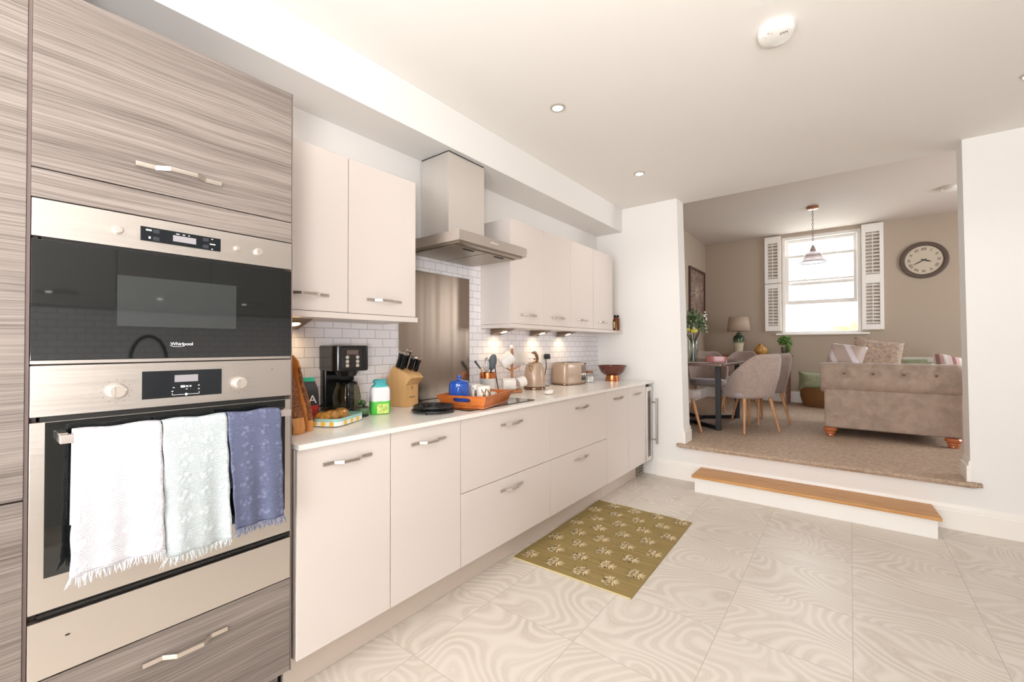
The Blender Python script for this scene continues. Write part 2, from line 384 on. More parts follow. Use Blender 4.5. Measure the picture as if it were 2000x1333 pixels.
# dining room
DL, DR, DB, DZ, DC = -2.0, 3.0, 8.14, .33, 3.0
S('floor_dining', MB().box(DL-.1, DR+.1, 4.2, DB+.2, DZ-.12, DZ-.03), mk('timber_subfloor', (150, 120, 90), .8))
rows = []
for i in range(46):
    x = -1.262+(.668+1.262)*i/45; j = lambda a: random.uniform(-a, a); e = .012 if i in (0, 45) else 0
    rows.append([(x, 4.30, DZ-.02), (x, 4.30, DZ), (x, 4.085, DZ+j(.001)-e*.3), (x, 4.063+j(.003), DZ-.004-e*.3), (x, 4.052+j(.004)+e, DZ-.018), (x, 4.058+j(.004)+e, DZ-.034+e*.5+j(.002)), (x, 4.09, DZ-.042+e), (x, 4.099, DZ-.042+e)])
m = MB(); m.rings([[Vector(p) for p in r] for r in rows]); m.box(DL, DR, 4.295, DB, DZ-.03, DZ)
m.build('fitted_carpet', CARPET, label='beige brown pile carpet on the raised dining floor, rolled over the step edge', cat='carpet')
S('wall_dining_left', MB().box(DL-.1, DL, 4.29, DB, DZ-.1, DC), TAUPE)
S('wall_dining_right', MB().box(DR, DR+.1, 4.29, 5.3, DZ-.1, DC).box(DR, DR+.1, 7.1, DB, DZ-.1, DC).box(DR, DR+.1, 5.3, 7.1, DZ-.1, 1.1).box(DR, DR+.1, 5.3, 7.1, 2.6, DC), TAUPE)
S('wall_dining_front', MB().box(XR, DR, 4.19, 4.29, 0, DC), TAUPE)
WX0, WX1, WZ0, WZ1 = -.85, .14, 1.415, 2.955
S('wall_dining_back', MB().box(DL-.1, WX0, DB, DB+.2, DZ-.1, DC).box(WX1, DR+.1, DB, DB+.2, DZ-.1, DC).box(WX0, WX1, DB, DB+.2, DZ-.1, WZ0).box(WX0, WX1, DB, DB+.2, WZ1, DC), TAUPE)
S('ceiling_dining', MB().box(DL-.1, DR+.1, 4.292, DB+.2, DC, DC+.1), mk('dining_ceiling_paint', (214, 204, 198), .9))
skirting('baseboard_dining', (DL, DR, DB), DZ, .17)
S('baseboard_dining_left', MB().box(DL, DL+.018, 4.29, DB, DZ, DZ+.16), TRIM)
# window in the dining wall: box frame, two sashes pushed up, sill
wf = MB(); 
for a in ((WX0, WX0+.045, WZ0, WZ1), (WX1-.045, WX1, WZ0, WZ1), (WX0+.0455, WX1-.0455, WZ1-.05, WZ1), (WX0+.0455, WX1-.0455, WZ0, WZ0+.03)): wf.box(a[0], a[1], DB+.04, DB+.16, a[2], a[3])
W1 = S('window_1', wf, TRIM, bev=.003)
def sash(y, z0, z1, barz, name):
    m = MB(); xa, xb = WX0+.047, WX1-.047
    m.box(xa, xa+.04, y, y+.035, z0, z1).box(xb-.04, xb, y, y+.035, z0, z1).box(xa+.0403, xb-.0403, y, y+.035, z1-.04, z1).box(xa+.0403, xb-.0403, y, y+.035, z0, z0+.06)
    for b in barz: m.box(xa+.0403, xb-.0403, y+.005, y+.03, b-.012, b+.012)
    m.build(name, TRIM, W1, bev=.002)
    MB().box(xa+.03, xb-.03, y+.015, y+.019, z0+.05, z1-.03).build('window_pane', PANE, W1)
sash(DB+.115, 2.18, WZ1-.052, [2.62], 'window_sash'); sash(DB+.07, 1.875, 2.655, [2.25], 'window_sash')
MB().box(-.56, -.53, DB+.045, DB+.068, 2.25, 2.27).box(-.16, -.13, DB+.045, DB+.068, 2.25, 2.27).box(-.56, -.53, DB+.045, DB+.068, 2.62, 2.64).box(-.16, -.13, DB+.045, DB+.068, 2.62, 2.64).build('window_catch', TRIM, W1)
MB().box(WX0-.085, WX1+.09, DB-.05, DB+.1, WZ0-.028, WZ0).build('window_sill', TRIM, W1, bev=.004)
# garden outside the window
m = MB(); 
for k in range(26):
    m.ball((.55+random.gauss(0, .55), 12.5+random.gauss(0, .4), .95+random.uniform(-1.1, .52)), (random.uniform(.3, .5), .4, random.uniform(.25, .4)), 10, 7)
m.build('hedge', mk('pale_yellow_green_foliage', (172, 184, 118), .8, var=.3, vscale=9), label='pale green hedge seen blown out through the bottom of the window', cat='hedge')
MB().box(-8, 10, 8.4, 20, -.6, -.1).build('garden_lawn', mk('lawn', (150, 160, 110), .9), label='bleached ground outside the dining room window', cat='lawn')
bpy.data.objects['garden_lawn']['kind'] = 'structure'

# backsplash tiles and step
S('wall_tiles', MB().box(XL, XL+.008, .715, YF, .889, 1.346).box(XL, XL+.008, 1.495, 2.288, 1.346, 1.80), tiles_mat())
t = thing('wooden_step', 'low white step with an oak tread in front of the carpeted opening', 'step', (-.3, 3.95, 0))
MB().box(-1.035, .43, 3.815, 4.08, 0, .122).build('step_riser', mk('white_step_paint', (236, 234, 231), .45), t, bev=.002)
MB().prism([(-1.052, 3.785), (.447, 3.785), (.43, 4.08), (-1.052, 4.08)], 'z', .1225, .145).build('tread', OAK, t, bev=.003)

# ------------------------------------------------------------------ handles and cabinets
def handle_mb(m, yc, z, xf, L=.2, s=1, h=.012):
    o = .024*s; th = .006*s
    a = [(yc-L/2, 0), (yc-L/2+.042, 0), (yc-L/2+.068, o), (yc+L/2-.068, o), (yc+L/2-.042, 0), (yc+L/2, 0)]
    poly = [(xf+d+th, y) for y, d in a]+[(xf+d, y) for y, d in a[::-1]]
    m.prism(poly, 'z', z-h/2, z+h/2); return m
def add_handle(parent, yc, z, xf, s=1, h=.012):
    return handle_mb(MB(), yc, z, xf, s=s, h=h).build('handle', NICKEL, parent, bev=.0012, seg=2)
def cabinet(name, label, y0, y1, z0, z1, xb, xf, fronts, group, mat=CREAM, s=1, end=None, partname='door', hinge=None):
    t = thing(name, label, 'cabinet', (xb, (y0+y1)/2, z0), group)
    e = .0195*s
    MB().box(*sorted((xb, xf-e-.001*s)), y0+.0005, y1-.0005, z0+.001, z1-.001).build('body', CREAM_IN if mat is CREAM else mat, t)
    for (a, b, hz) in fronts:
        d = MB().box(*sorted((xf-e, xf)), y0+.0015, y1-.0015, a, b).build(partname, mat, t, bev=.0015)
        if hz: add_handle(d, hinge or (y0+y1)/2, hz, xf, s)
    return t
XF = -1.49
G = 'cream base cupboards under the worktop'
cabinet('base_cabinet', 'cream base cupboard with one door, nearest to the oven tower', .719, 1.1025, .15, .868, -2.06, XF, [(.152, .866, .80)], G)
cabinet('base_cabinet', 'second cream door cupboard from the oven tower, below the knife block', 1.1035, 1.509, .15, .868, -2.06, XF, [(.152, .866, .80)], G)
cabinet('drawer_cabinet', 'wide cream two-drawer unit under the black hob', 1.511, 2.306, .15, .868, -2.06, XF, [(.152, .504, .44), (.507, .866, .795)], G, partname='drawer')
cabinet('drawer_cabinet', 'wide cream two-drawer unit under the kettle, behind the rug', 2.3075, 3.107, .15, .868, -2.06, XF, [(.152, .504, .44), (.507, .866, .795)], G, partname='drawer')
cabinet('base_cabinet', 'cream door cupboard just right of the drawer units, below the toaster', 3.1085, 3.519, .15, .868, -2.06, XF, [(.152, .866, .80)], G)
cabinet('base_cabinet', 'cream door cupboard beside the slim wine cooler', 3.5205, 3.919, .15, .868, -2.06, XF, [(.152, .866, .80)], G)
MB().box(-1.60, -1.58, .719, 3.174, .001, .149).build('plinth_board', PLINTH, label='long cream plinth under the cupboards nearest the oven tower', cat='plinth')
MB().box(-1.60, -1.58, 3.178, 3.9, .001, .149).build('plinth_board', PLINTH, label='short cream plinth at the wine cooler end of the run', cat='plinth')
MB().box(-2.06, -1.472, .716, 4.098, .8695, .8895).build('worktop', QUARTZ, bev=.0025, label='long white quartz worktop along the left wall', cat='worktop')
# wall cupboards
XU = -1.80
G = 'cream wall cupboards'
for lab, a, b in (('cream wall cupboard touching the oven tower, above the chopping boards', .705, 1.0985), ('cream wall cupboard just left of the extractor hood', 1.0995, 1.488)):
    cabinet('wall_cabinet', lab, a, b, 1.3745, 2.085, -2.068, XU, [(1.3765, 2.084, 1.446)], G, hinge=.905 if a < 1 else 1.294)
cs = [(2.306, 2.7015), (2.7025, 3.0955), (3.0965, 3.4895), (3.4945, 3.893)]
labs = ['cream wall cupboard just right of the extractor hood, above the mug tree', 'second cream wall cupboard right of the hood, above the kettle', 'third cream wall cupboard right of the hood, above the toaster', 'last cream wall cupboard on the right, beside the brown jars']
for i, ((a, b), l) in enumerate(zip(cs, labs)):
    t = cabinet('wall_cabinet', l, a, b, 1.3745, 2.09, -2.068, XU, [(1.3765, 2.089, 1.443)], G)
    if i == 0: MB().box(-2.068, XU+.001, 2.290, 2.3055, 1.3745, 2.09).build('end_panel', CREAM, t, bev=.001)
for lab, a, b in (('cream pelmet shelf under the two wall cupboards beside the oven tower', .704, 1.492), ('long cream pelmet shelf under the wall cupboards right of the hood', 2.288, 4.095)):
    MB().box(-2.06, XU+.012, a, b, 1.3475, 1.3735).build('pelmet_shelf', CREAM, bev=.0015, label=lab, cat='shelf')

# ------------------------------------------------------------------ oven tower
t = thing('tall_cabinet', 'tall grey-brown wood-effect larder at the far left edge', 'cabinet', (-2.0, -.2, 0))
MB().box(-2.068, XF-.021, -.5, .1005, .14, 2.3).build('body', LAM, t)
MB().box(XF-.02, XF, -.498, .0985, .875, 2.3).build('door', LAM, t, bev=.0012)
MB().box(XF-.02, XF, -.498, .0985, .14, .8705).build('door', LAM, t, bev=.0012)
MB().box(-1.60, -1.58, -.5, .1005, .001, .139).build('plinth', LAM, t)
OY0, OY1 = .1035, .699
t = thing('oven_housing', 'grey-brown wood-effect tower unit that holds the microwave and oven', 'cabinet', (-2.0, .4, 0))
m = MB().box(-2.06, XF-.022, OY0, OY0+.015, .137, 2.083).box(-2.06, XF-.022, OY1-.015, OY1+.004, .137, 2.083).box(-2.06, -2.05, OY0, OY1, .137, 2.083)
for z in (.137, .446, .586, 1.178, 1.57, 2.068): m.box(-2.049, XF-.025, OY0+.0155, OY1-.0155, z-.004 if z > .2 and z < 2 else z, z+.010)
m.build('carcass', mk('dark_brown_panel_edge', (92, 78, 74), .5), t)
d = MB().box(XF-.02, XF, OY0+.0022, OY1-.001, 1.6445, 2.083).build('door', LAM, t, bev=.0012)
add_handle(d, .39, 1.711, XF, h=.013)
MB().box(XF-.02, XF, OY0+.0022, OY1-.001, 1.5745, 1.6415).build('infill_panel', LAM, t, bev=.001)
d = MB().box(XF-.02, XF, OY0+.0022, OY1-.001, .139, .4455).build('drawer', LAM, t, bev=.0012)
add_handle(d, .412, .375, XF, h=.013)
MB().box(-1.60, -1.58, OY0, OY1, .001, .136).build('plinth', LAM, t)
MB().box(XF-.0205, XF-.003, .0991, .1052, .137, 2.083).build('edge_strip', mk('brown_seam_strip', (112, 96, 92), .5), t)
MB().box(XF-.015, XF-.001, OY1, OY1+.0035, .137, 2.083).build('edge_strip', mk('grey_edge_strip', (120, 106, 100), .5), t)
# microwave
t = thing('microwave_oven', 'built-in steel and black glass microwave above the oven', 'microwave', (-1.8, .4, 1.19))
y0, y1 = OY0+.003, OY1-.002
MB().box(-1.95, XF-.024, OY0+.02, OY1-.02, 1.192, 1.56).build('chassis', DARK, t)
MB().box(XF-.02, XF+.004, y0, y1, 1.483, 1.5705).build('control_panel', STEEL, t, bev=.001)
dp = MB().box(XF+.0042, XF+.0055, .301, .487, 1.508, 1.546).build('display', DISPLAY, t)
MB().box(XF+.0056, XF+.0062, .371, .425, 1.518, 1.535).build('lcd', LCD, dp)
for yy, zz in ((.337, 1.537), (.337, 1.517), (.452, 1.537), (.452, 1.517)):
    MB().box(XF+.0056, XF+.0062, yy-.010, yy+.004, zz-.005, zz+.005).build('button', mk('dark_button', (50, 54, 60), .3), dp)
m = MB()
for yy, zz, a, b in ((.318, 1.538, .006, .002), (.320, 1.518, .002, .003), (.382, 1.5395, .004, .001), (.396, 1.5395, .003, .001), (.408, 1.5395, .002, .001), (.465, 1.541, .002, .001), (.466, 1.526, .007, .0015), (.465, 1.512, .002, .001)):
    m.box(XF+.0056, XF+.0061, yy-a, yy+a, zz-b, zz+b)
m.build('display_marks', WHITEMARK, dp)
RXM = Matrix.Rotation(PI/2, 3, 'Y')
for yy, zz, r in ((.256, 1.5255, .0098), (.532, 1.526, .0075), (.593, 1.5255, .0115)):
    k = MB().lathe([(r*1.15, 0), (r*1.15, .001), (r, .001), (r, .008), (r*.85, .0098), (0.0001, .0100)], (XF+.004, yy, zz), 28, RXM).build('knob', mk('satin_steel_knob', (214, 205, 198), .35, .8), t)
dr = MB().box(XF-.02, XF+.002, y0, y1, 1.193, 1.4765).build('glass_door', BLACKGLASS, t, bev=.001)
MB().box(XF+.0021, XF+.0026, .256, .531, 1.278, 1.41).build('viewing_window', mk('reflection_grey_window', (48, 52, 52), .04, ior=1.8), dr)  # grey base colour paints in the lighter reflections of this region
text('logo', 'Whirlpool', .0125, WHITEMARK, dr, RX((XF+.0024, .394, 1.2315)))
m = MB()
for k in range(20):
    a = PI*1.02+PI*.9*k/20; b = PI*1.02+PI*.9*(k+1)/20
    f = lambda q: (XF+.0024, .384+.017*math.cos(q), 1.2290+.0045*math.sin(q)); g = lambda q: (XF+.0024, .384+.0178*math.cos(q), 1.2290+.0053*math.sin(q))
    m.face([f(a), f(b), g(b), g(a)])
m.build('logo_swoosh', WHITEMARK, dr)
MB().box(XF-.02, XF-.006, OY0+.02, OY1-.02, 1.4768, 1.4828).build('vent_gap', DARK, t)
MB().box(XF-.02, XF-.001, y0, y1, 1.1835, 1.1922).build('trim', STEEL, t, bev=.001)
# oven
t = thing('built_in_oven', 'stainless steel single oven with towels over its door handle', 'oven', (-1.8, .4, .59))
MB().box(-1.95, XF-.024, OY0+.02, OY1-.02, .605, 1.165).build('chassis', DARK, t)
cp = MB().box(XF-.02, XF+.004, y0, y1, 1.0605, 1.180).build('control_panel', STEEL, t, bev=.0012)
dp = MB().box(XF+.0042, XF+.005, .3065, .492, 1.083, 1.1575).build('display', DISPLAY, t)
MB().box(XF+.0052, XF+.0057, .377, .432, 1.125, 1.1445).build('lcd', LCD, dp)
m = MB()
for yy, zz, a, b in ((.375, 1.110, .002, .001), (.396, 1.112, .005, .003), (.406, 1.112, .003, .002), (.414, 1.112, .002, .002), (.434, 1.113, .002, .001), (.372, 1.092, .0005, .003), (.386, 1.0895, .013, .0005), (.421, 1.0895, .014, .0005), (.435, 1.0925, .0005, .003), (.372, 1.100, .002, .001), (.405, 1.104, .002, .0008), (.434, 1.103, .002, .001)):
    m.box(XF+.0052, XF+.0056, yy-a, yy+a, zz-b, zz+b)
m.lathe([(.003, 0), (.0036, .0002)], (XF+.0053, .404, 1.0895), 16, RXM); m.build('display_marks', WHITEMARK, dp)
KN = mk('satin_steel_dial', (216, 206, 196), .3, .7)
for yy, zz in ((.256, 1.110), (.540, 1.1115)):
    k = MB().lathe([(.0215, 0), (.0215, .0015), (.0185, .0016), (.0175, .016), (.015, .018), (.0001, .018)], (XF+.004, yy, zz), 36, RXM).build('knob', KN, t)
    MB().box(XF+.0222, XF+.0226, yy-.0055, yy-.0045, zz-.014, zz+.014).build('pointer', GREYMARK, k)
    m = MB()
    for a in range(0, 360, 30):
        r = .029; m.obox((XF+.0043, yy+r*math.sin(math.radians(a)), zz+r*math.cos(math.radians(a))), (.0006, .0022, .0022))
    m.build('dial_marks', GREYMARK, cp)
m = MB().lathe([(.0016, 0), (.0016, .0006)], (XF+.0042, .636, 1.150), 12, RXM); m.build('sensor', DARK, cp)
dr = MB().box(XF-.02, XF+.002, y0, y1, .6055, 1.0475).build('oven_door', STEEL, t, bev=.0012)
MB().box(XF+.0022, XF+.0035, .131, .678, .683, 1.0465).build('door_glass', BLACKGLASS, dr)
hb = MB().box(-1.452, -1.432, .150, .673, 1.000, 1.020).build('handle', mk('pale_nickel_bar', (222, 212, 206), .3, .8), dr, bev=.0015)
for yy in (.150, .657): MB().box(XF+.0036, -1.452, yy, yy+.016, 1.000, 1.022).build('handle_post', NICKEL, dr, bev=.001)
MB().box(XF-.02, XF-.004, OY0+.02, OY1-.02, 1.048, 1.060).build('cooling_gap', DARK, t)
MB().box(XF-.02, XF-.006, OY0+.02, y1, .589, .605).box(XF-.02, XF-.002, OY0+.018, y1-.01, .5945, .5985).build('vent_strip', DARK, t)
t = thing('warming_drawer', 'plain stainless steel warming drawer below the oven', 'warming drawer', (-1.8, .4, .45))
MB().box(-1.95, XF-.024, OY0+.02, OY1-.02, .458, .58).build('chassis', DARK, t)
fr = MB().box(XF-.02, XF+.002, y0, y1, .4495, .5845).build('drawer_front', STEEL, t, bev=.0012)
m = MB(); m.lathe([(.004, 0), (.004, .0006)], (XF+.0021, .172, .533), 20, RXM, sx=.5, sy=1.2); m.build('badge', DARK, fr)

# towels
def towel(label, ya, yb_, ba, bb, zb, col, dark, seed, zl=0.0):
    rnd = random.Random(seed); mat = towel_mat(label.split(' tea')[0].replace(' ', '_')+'_cloth', col, dark)
    t = thing('tea_towel', label, 'towel', (-1.43, (ya+yb_)/2, 1.02), 'tea towels on the oven handle')
    prof = [(-1.4605, .80), (-1.4605, .90), (-1.4600, 1.00), (-1.4575, 1.0215), (-1.450, 1.0285), (-1.442, 1.0295), (-1.433, 1.0275), (-1.4265, 1.0195), (-1.4245, 1.000)]
    n = 30; 
    for k in range(1, n+1): prof.append((-1.4245, 1.0+(zb-1.0)*k/n))
    grid = []
    W = 26; ph = rnd.uniform(0, 6)
    for i, (x, z) in enumerate(prof):
        row = []; f = max(0, (1.0-z)/(1.0-zb)) if x > -1.45 else 0
        for j in range(W+1):
            u = j/W; y = (ya+(yb_-ya)*u)*(1-f)+(ba+(bb-ba)*u)*f
            wav = f*(.005*math.sin(u*7+ph)+.003*math.sin(u*15+ph*2)+.003*math.sin(z*30+ph))
            row.append((x+wav+f*.004, y+.0012*math.sin(z*70+j)*(1 if j in (0, W) else .2), z+(.002*math.sin(u*9+ph) if f == 0 else 0)+zl*(1-u)*f))
        grid.append(row)
    c = MB().sheet(grid).build('cloth', mat, t, solid=.0022)
    m = MB()
    for k in range(58):
        u = (k+.5)/58; y = ba+(bb-ba)*u; x = -1.4205+.005*math.sin(u*7+ph); z = zb+zl*(1-u)
        L = rnd.uniform(.014, .026); dy = rnd.gauss(0, .006)-(.010 if u < .06 else 0)
        m.tube([(x, y, z+.002), (x+rnd.gauss(0, .002), y+dy*.5, z-L*.5), (x+rnd.gauss(0, .003), y+dy, z-L)], [.0016, .0014, .0006], 5)
    o = m.build('fringe', mk(mat.name+'_fringe', tuple(int(v*.98) for v in col), .9), t); o['kind'] = 'stuff'
    return t
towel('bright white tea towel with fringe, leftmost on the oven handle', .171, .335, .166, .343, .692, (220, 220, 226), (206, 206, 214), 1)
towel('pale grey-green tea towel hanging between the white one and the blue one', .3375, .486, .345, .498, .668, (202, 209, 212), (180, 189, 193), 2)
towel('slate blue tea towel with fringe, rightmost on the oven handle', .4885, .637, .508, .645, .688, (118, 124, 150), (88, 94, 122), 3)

# wine cooler
t = thing('wine_cooler', 'slim stainless wine cooler with tall bar handle at the worktop end', 'wine cooler', (-1.8, 4.0, .15))
MB().box(-2.04, XF-.03, 3.927, 4.07, .142, .862).build('body', DARK, t)
d = MB().box(XF-.028, XF+.004, 3.928, 4.068, .15, .84).build('door_frame', STEELV, t, bev=.0015)
MB().box(XF+.0042, XF+.0052, 3.965, 4.03, .19, .80).build('glass', mk('brown_door_glass', (82, 70, 60), .08), d)
m = MB().cyl((XF+.052, 4.055, .30), (XF+.052, 4.055, .73), .0075).cyl((XF+.004, 4.055, .34), (XF+.052, 4.055, .34), .006).cyl((XF+.004, 4.055, .69), (XF+.052, 4.055, .69), .006)
m.build('handle', mk('steel_bar_handle', (176, 170, 160), .3, 1), d)
m = MB().box(-1.60, -1.575, 3.93, 4.068, .001, .1415)
m.build('vent_grille', mk('olive_grey_grille', (150, 140, 122), .5), t)
m = MB()
for z in (.03, .055, .08, .105): m.box(-1.5748, -1.573, 3.945, 4.05, z, z+.007)
m.build('vent_slot', DARK, t)

# ------------------------------------------------------------------ hood, splashback, hob
t = thing('extractor_hood', 'stainless steel chimney extractor hood between the wall cupboards', 'extractor hood', (-1.9, 1.9, 1.77))
HX0, HX1, HY0, HY1 = -2.059, -1.582, 1.592, 2.184
m = MB().box(HX0, HX1, HY0, HY1, 1.775, 1.83); hb = m.build('canopy', STEEL, t, bev=.0012)
MB().box(HX0+.02, HX1-.02, HY0+.02, HY1-.02, 1.766, 1.7745).build('base_plate', brushed('steel_filter_plate', (176, 168, 156), .38, 'x'), t)
for a, b in ((HY0+.035, 1.885), (1.891, HY1-.035)):
    f = MB().box(HX0+.06, HX1-.07, a, b, 1.760, 1.7655).build('filter', brushed('aluminium_filter', (172, 164, 150), .4, 'x'), t, bev=.001)
    yc = (a+b)/2; MB().box(HX1-.10, HX1-.085, yc-.04, yc+.04, 1.7565, 1.7598).build('filter_catch', DARK, f)
MB().box(-2.059, -1.822, 1.746, 2.056, 1.8305, 2.352).build('chimney', STEELV, t, bev=.001)
MB().box(-2.059, -1.824, 1.748, 2.054, 2.3525, 2.3592).build('shadow_gap', DARK, t)
m = MB()
for k in range(5): m.lathe([(.0042, 0), (.0042, .002), (.003, .003), (.0001, .003)], (HX1, 1.845+k*.0135, 1.803), 14, RXM)
m.build('button_strip', CHROME, t)
MB().box(-1.8218, -1.8212, 1.892, 1.904, 1.862, 1.866).box(-1.8218, -1.8212, 1.908, 1.918, 1.862, 1.866).build('maker_mark', GREYMARK, t)
MB().box(-2.0617, -2.0575, 1.578, 2.166, .8897, 1.682).build('splashback', SPLASH, label='tall reflective steel splashback on the tiles behind the hob', cat='splashback')
t = thing('induction_hob', 'black glass hob set in the worktop under the tray', 'hob', (-1.8, 1.9, .89))
MB().box(-2.04, -1.532, 1.615, 2.195, .8898, .8945).build('glass_top', mk('black_hob_glass', (20, 19, 20), .05, ior=1.6), t, bev=.001)
MB().box(-1.60, -1.59, 1.85, 1.96, .8946, .8949).build('control_marks', GREYMARK, t)

# ------------------------------------------------------------------ under-cupboard lamps
def ucl(y, label, n):
    t = thing('cabinet_light', label, 'light', (-2.0, y, 1.347), 'under-cupboard lamps')
    p = [(-2.045, 1.3468), (-1.90, 1.3468), (-2.045, 1.302)]
    MB().prism(p, 'y', y-.055, y+.055).build('housing', mk('bronze_steel_wedge', (120, 100, 84), .35, .8), t, bev=.002)
    d = Vector((.045, 0, -.145)).normalized(); nrm = Vector((.295, 0, -.955)).normalized()
    M = Vector((0, 0, 1)).rotation_difference(nrm).to_matrix()
    MB().lathe([(.03, -.001), (.03, .003), (.025, .004), (.024, .002)], Vector((-1.966, y, 1.3262)), 28, M).build('bezel', mk('bright_bezel', (200, 180, 150), .25, 1), t)
    MB().lathe([(.0235, .001), (.0235, .0035), (.0001, .0045)], Vector((-1.966, y, 1.3262)), 28, M).build('lens', WARMLENS, t)
    lamp('cabinet_bulb', 'SPOT', Vector((-1.966, y, 1.3262))+nrm*.012, Vector((0, 0, -1)).rotation_difference((nrm+Vector((-.75, 0, 0))).normalized()).to_euler(), 1.05, (1, .72, .42), spot_size=2.2, spot_blend=1, shadow_soft_size=.018)
ucl(.935, 'wedge-shaped warm lamp under the cupboard beside the oven tower', 0)
for y, l in ((2.43, 'wedge-shaped warm lamp above the mug tree, nearest the hood'), (2.92, 'wedge-shaped warm lamp above the kettle, middle of three'), (3.33, 'wedge-shaped warm lamp above the toaster, farthest from the hood')): ucl(y, l, 1)

# ------------------------------------------------------------------ ceiling fittings
def downlight(x, y, label):
    t = thing('downlight', label, 'downlight', (x, y, HC), 'ceiling downlights')
    MB().lathe([(.044, 0), (.044, -.003), (.040, -.006), (.030, -.006), (.029, 0.0)], (x, y, HC-.0002), 36, caps=False).build('bezel', mk('satin_white_bezel', (205, 198, 188), .3, .6), t)
    MB().lathe([(.0285, -.001), (.026, -.0035), (.0001, -.0035)], (x, y, HC-.0002), 30).build('lamp_lens', COOLLENS, t)
    lamp('downlight_bulb', 'SPOT', (x, y, HC-.012), (0, 0, 0), 9, (1, .92, .82), spot_size=2.2, spot_blend=.8, shadow_soft_size=.03)
downlight(-1.309, 2.11, 'round ceiling downlight nearest the camera, above the rug')
downlight(-1.305, 3.323, 'round ceiling downlight near the carpeted opening')
downlight(.735, 3.327, 'ceiling downlight cut by the right edge of the photo')
def smoke(x, y, z, r, label):
    t = thing('smoke_alarm', label, 'smoke alarm', (x, y, z))
    MB().lathe([(r*.98, 0), (r, -.006), (r, -.012), (r*.93, -.013), (r*.93, -.018)], (x, y, z-.0002), 40).build('base', PLASTIC, t)
    d = MB().lathe([(r*.97, -.0185), (r*.96, -.028), (r*.86, -.040), (r*.6, -.046), (.0001, -.047)], (x, y, z), 40).build('cover', PLASTIC, t)
    return t, d
t, d = smoke(-.239, 2.16, HC, .073, 'round white smoke alarm on the kitchen ceiling')
m = MB()
for k in range(5): m.box(-.222+k*.006, -.219+k*.006, 2.128, 2.142-(k % 2)*.004, HC-.0475, HC-.0466)
for px, py in ((-.25, 2.115), (-.262, 2.105), (-.240, 2.12)): m.lathe([(.0025, 0), (.0025, -.001)], (px, py, HC-.0447), 10)
m.build('marks', GREYMARK, d)
m = MB().lathe([(.006, 0), (.007, -.002), (.004, -.003), (.0001, -.003)], (-.274, 2.122, HC-.0445), 16); m.build('test_button', PLASTIC, d)
smoke(.915, 6.83, DC, .09, 'round smoke alarm on the dining room ceiling')

# ------------------------------------------------------------------ rug
t = thing('rug', 'olive green kitchen mat with rows of cream leaf sprigs', 'rug', (-1.2, 2.57, 0))
A, B, C, D = Vector((-1.572, 3.135, 0)), Vector((-.868, 3.13, 0)), Vector((-.842, 2.012, 0)), Vector((-1.545, 1.993, 0))
def rugp(u, v, z=0.0):   # u 0..1 across (x), v 0..1 along from near to far
    p = (D*(1-u)+C*u)*(1-v)+(A*(1-u)+B*u)*v; return Vector((p.x, p.y, z))
t_ = NT('olive_rug_weave'); c = t_.coord(); n1 = t_.noise(t_.mapping(c, (3, 40, 3)), 1, 4, .6); n2 = t_.noise(c, 500, 1)
t_.base(t_.ramp(t_.math('ADD', t_.math('MULTIPLY', n1, .75), t_.math('MULTIPLY', n2, .25)), [(.3, (134, 113, 64)), (.55, (152, 132, 82)), (.72, (170, 150, 102))])); t_.set(Roughness=.9); t_.bump(n2, .5, .002)
RUG = t_.m
grid = [[rugp(i/20, j/30, .006+.0015*math.sin(i*.8+j*.5)) for i in range(21)] for j in range(31)]
m = MB()
top = [[m.bm.verts.new(p) for p in row] for row in grid]; bot = [[m.bm.verts.new((p.x, p.y, .0006)) for p in row] for row in grid]
for j in range(30):
    for i in range(20):
        m.bm.faces.new((top[j][i], top[j][i+1], top[j+1][i+1], top[j+1][i])); m.bm.faces.new((bot[j][i], bot[j+1][i], bot[j+1][i+1], bot[j][i+1]))
for j in range(30):
    m.bm.faces.new((top[j][0], top[j+1][0], bot[j+1][0], bot[j][0])); m.bm.faces.new((top[j][20], bot[j][20], bot[j+1][20], top[j+1][20]))
for i in range(20):
    m.bm.faces.new((top[0][i], bot[0][i], bot[0][i+1], top[0][i+1])); m.bm.faces.new((top[30][i], top[30][i+1], bot[30][i+1], bot[30][i]))
# sprig motifs woven in pale thread
def leaf(cx, cy, L, W, a, z, mi):
    M = rz(a); pts = []
    for k in range(8):
        q = 2*PI*k/8; pts.append(Vector((cx, cy, z))+M @ Vector((L*(.5+.5*math.cos(q)), W*.5*math.sin(q), 0)))
    m.face(pts, mi)
rr = random.Random(4)
def sprig(cx, cy):
    z = .0084
    for k in range(7):
        a = PI+(-1.25+k*.42)+rr.uniform(-.1, .1); r = rr.uniform(.022, .036)
        x, y = cx+r*math.cos(a), cy+r*math.sin(a)
        leaf(cx+.3*r*math.cos(a), cy+.3*r*math.sin(a), r*.9, .005, a, z, 1)
        leaf(x, y, .026, .0075, a+rr.uniform(-.3, .3), z, 1)
        a2 = a+rr.uniform(.3, .5); leaf(x, y, .023, .009, a2, z, 1)
        if k % 2: leaf(x+.016*math.cos(a), y+.016*math.sin(a), .016, .007, a-.5, z, 2 if k == 3 else 1)
    for k in (-1.1, -.5, 0, .5, 1.1): leaf(cx+.002, cy, rr.uniform(.036, .050), .008, k, z, 1)
    leaf(cx-.055, cy+.02, .015, .006, 2.6, z, 2); leaf(cx-.05, cy-.02, .013, .006, 3.4, z, 2)
nr = 8
for j in range(nr):
    for i in range(5):
        u = .09+.235*i-(.115 if j % 2 else 0); v = .075+.125*j
        if not (.05 < u < .97): continue
        p = rugp(u, v); sprig(p.x+.01, p.y)
m.build('weave', [RUG, mk('cream_rug_thread', (226, 208, 172), .9), mk('green_rug_thread', (104, 116, 72), .9)], t)
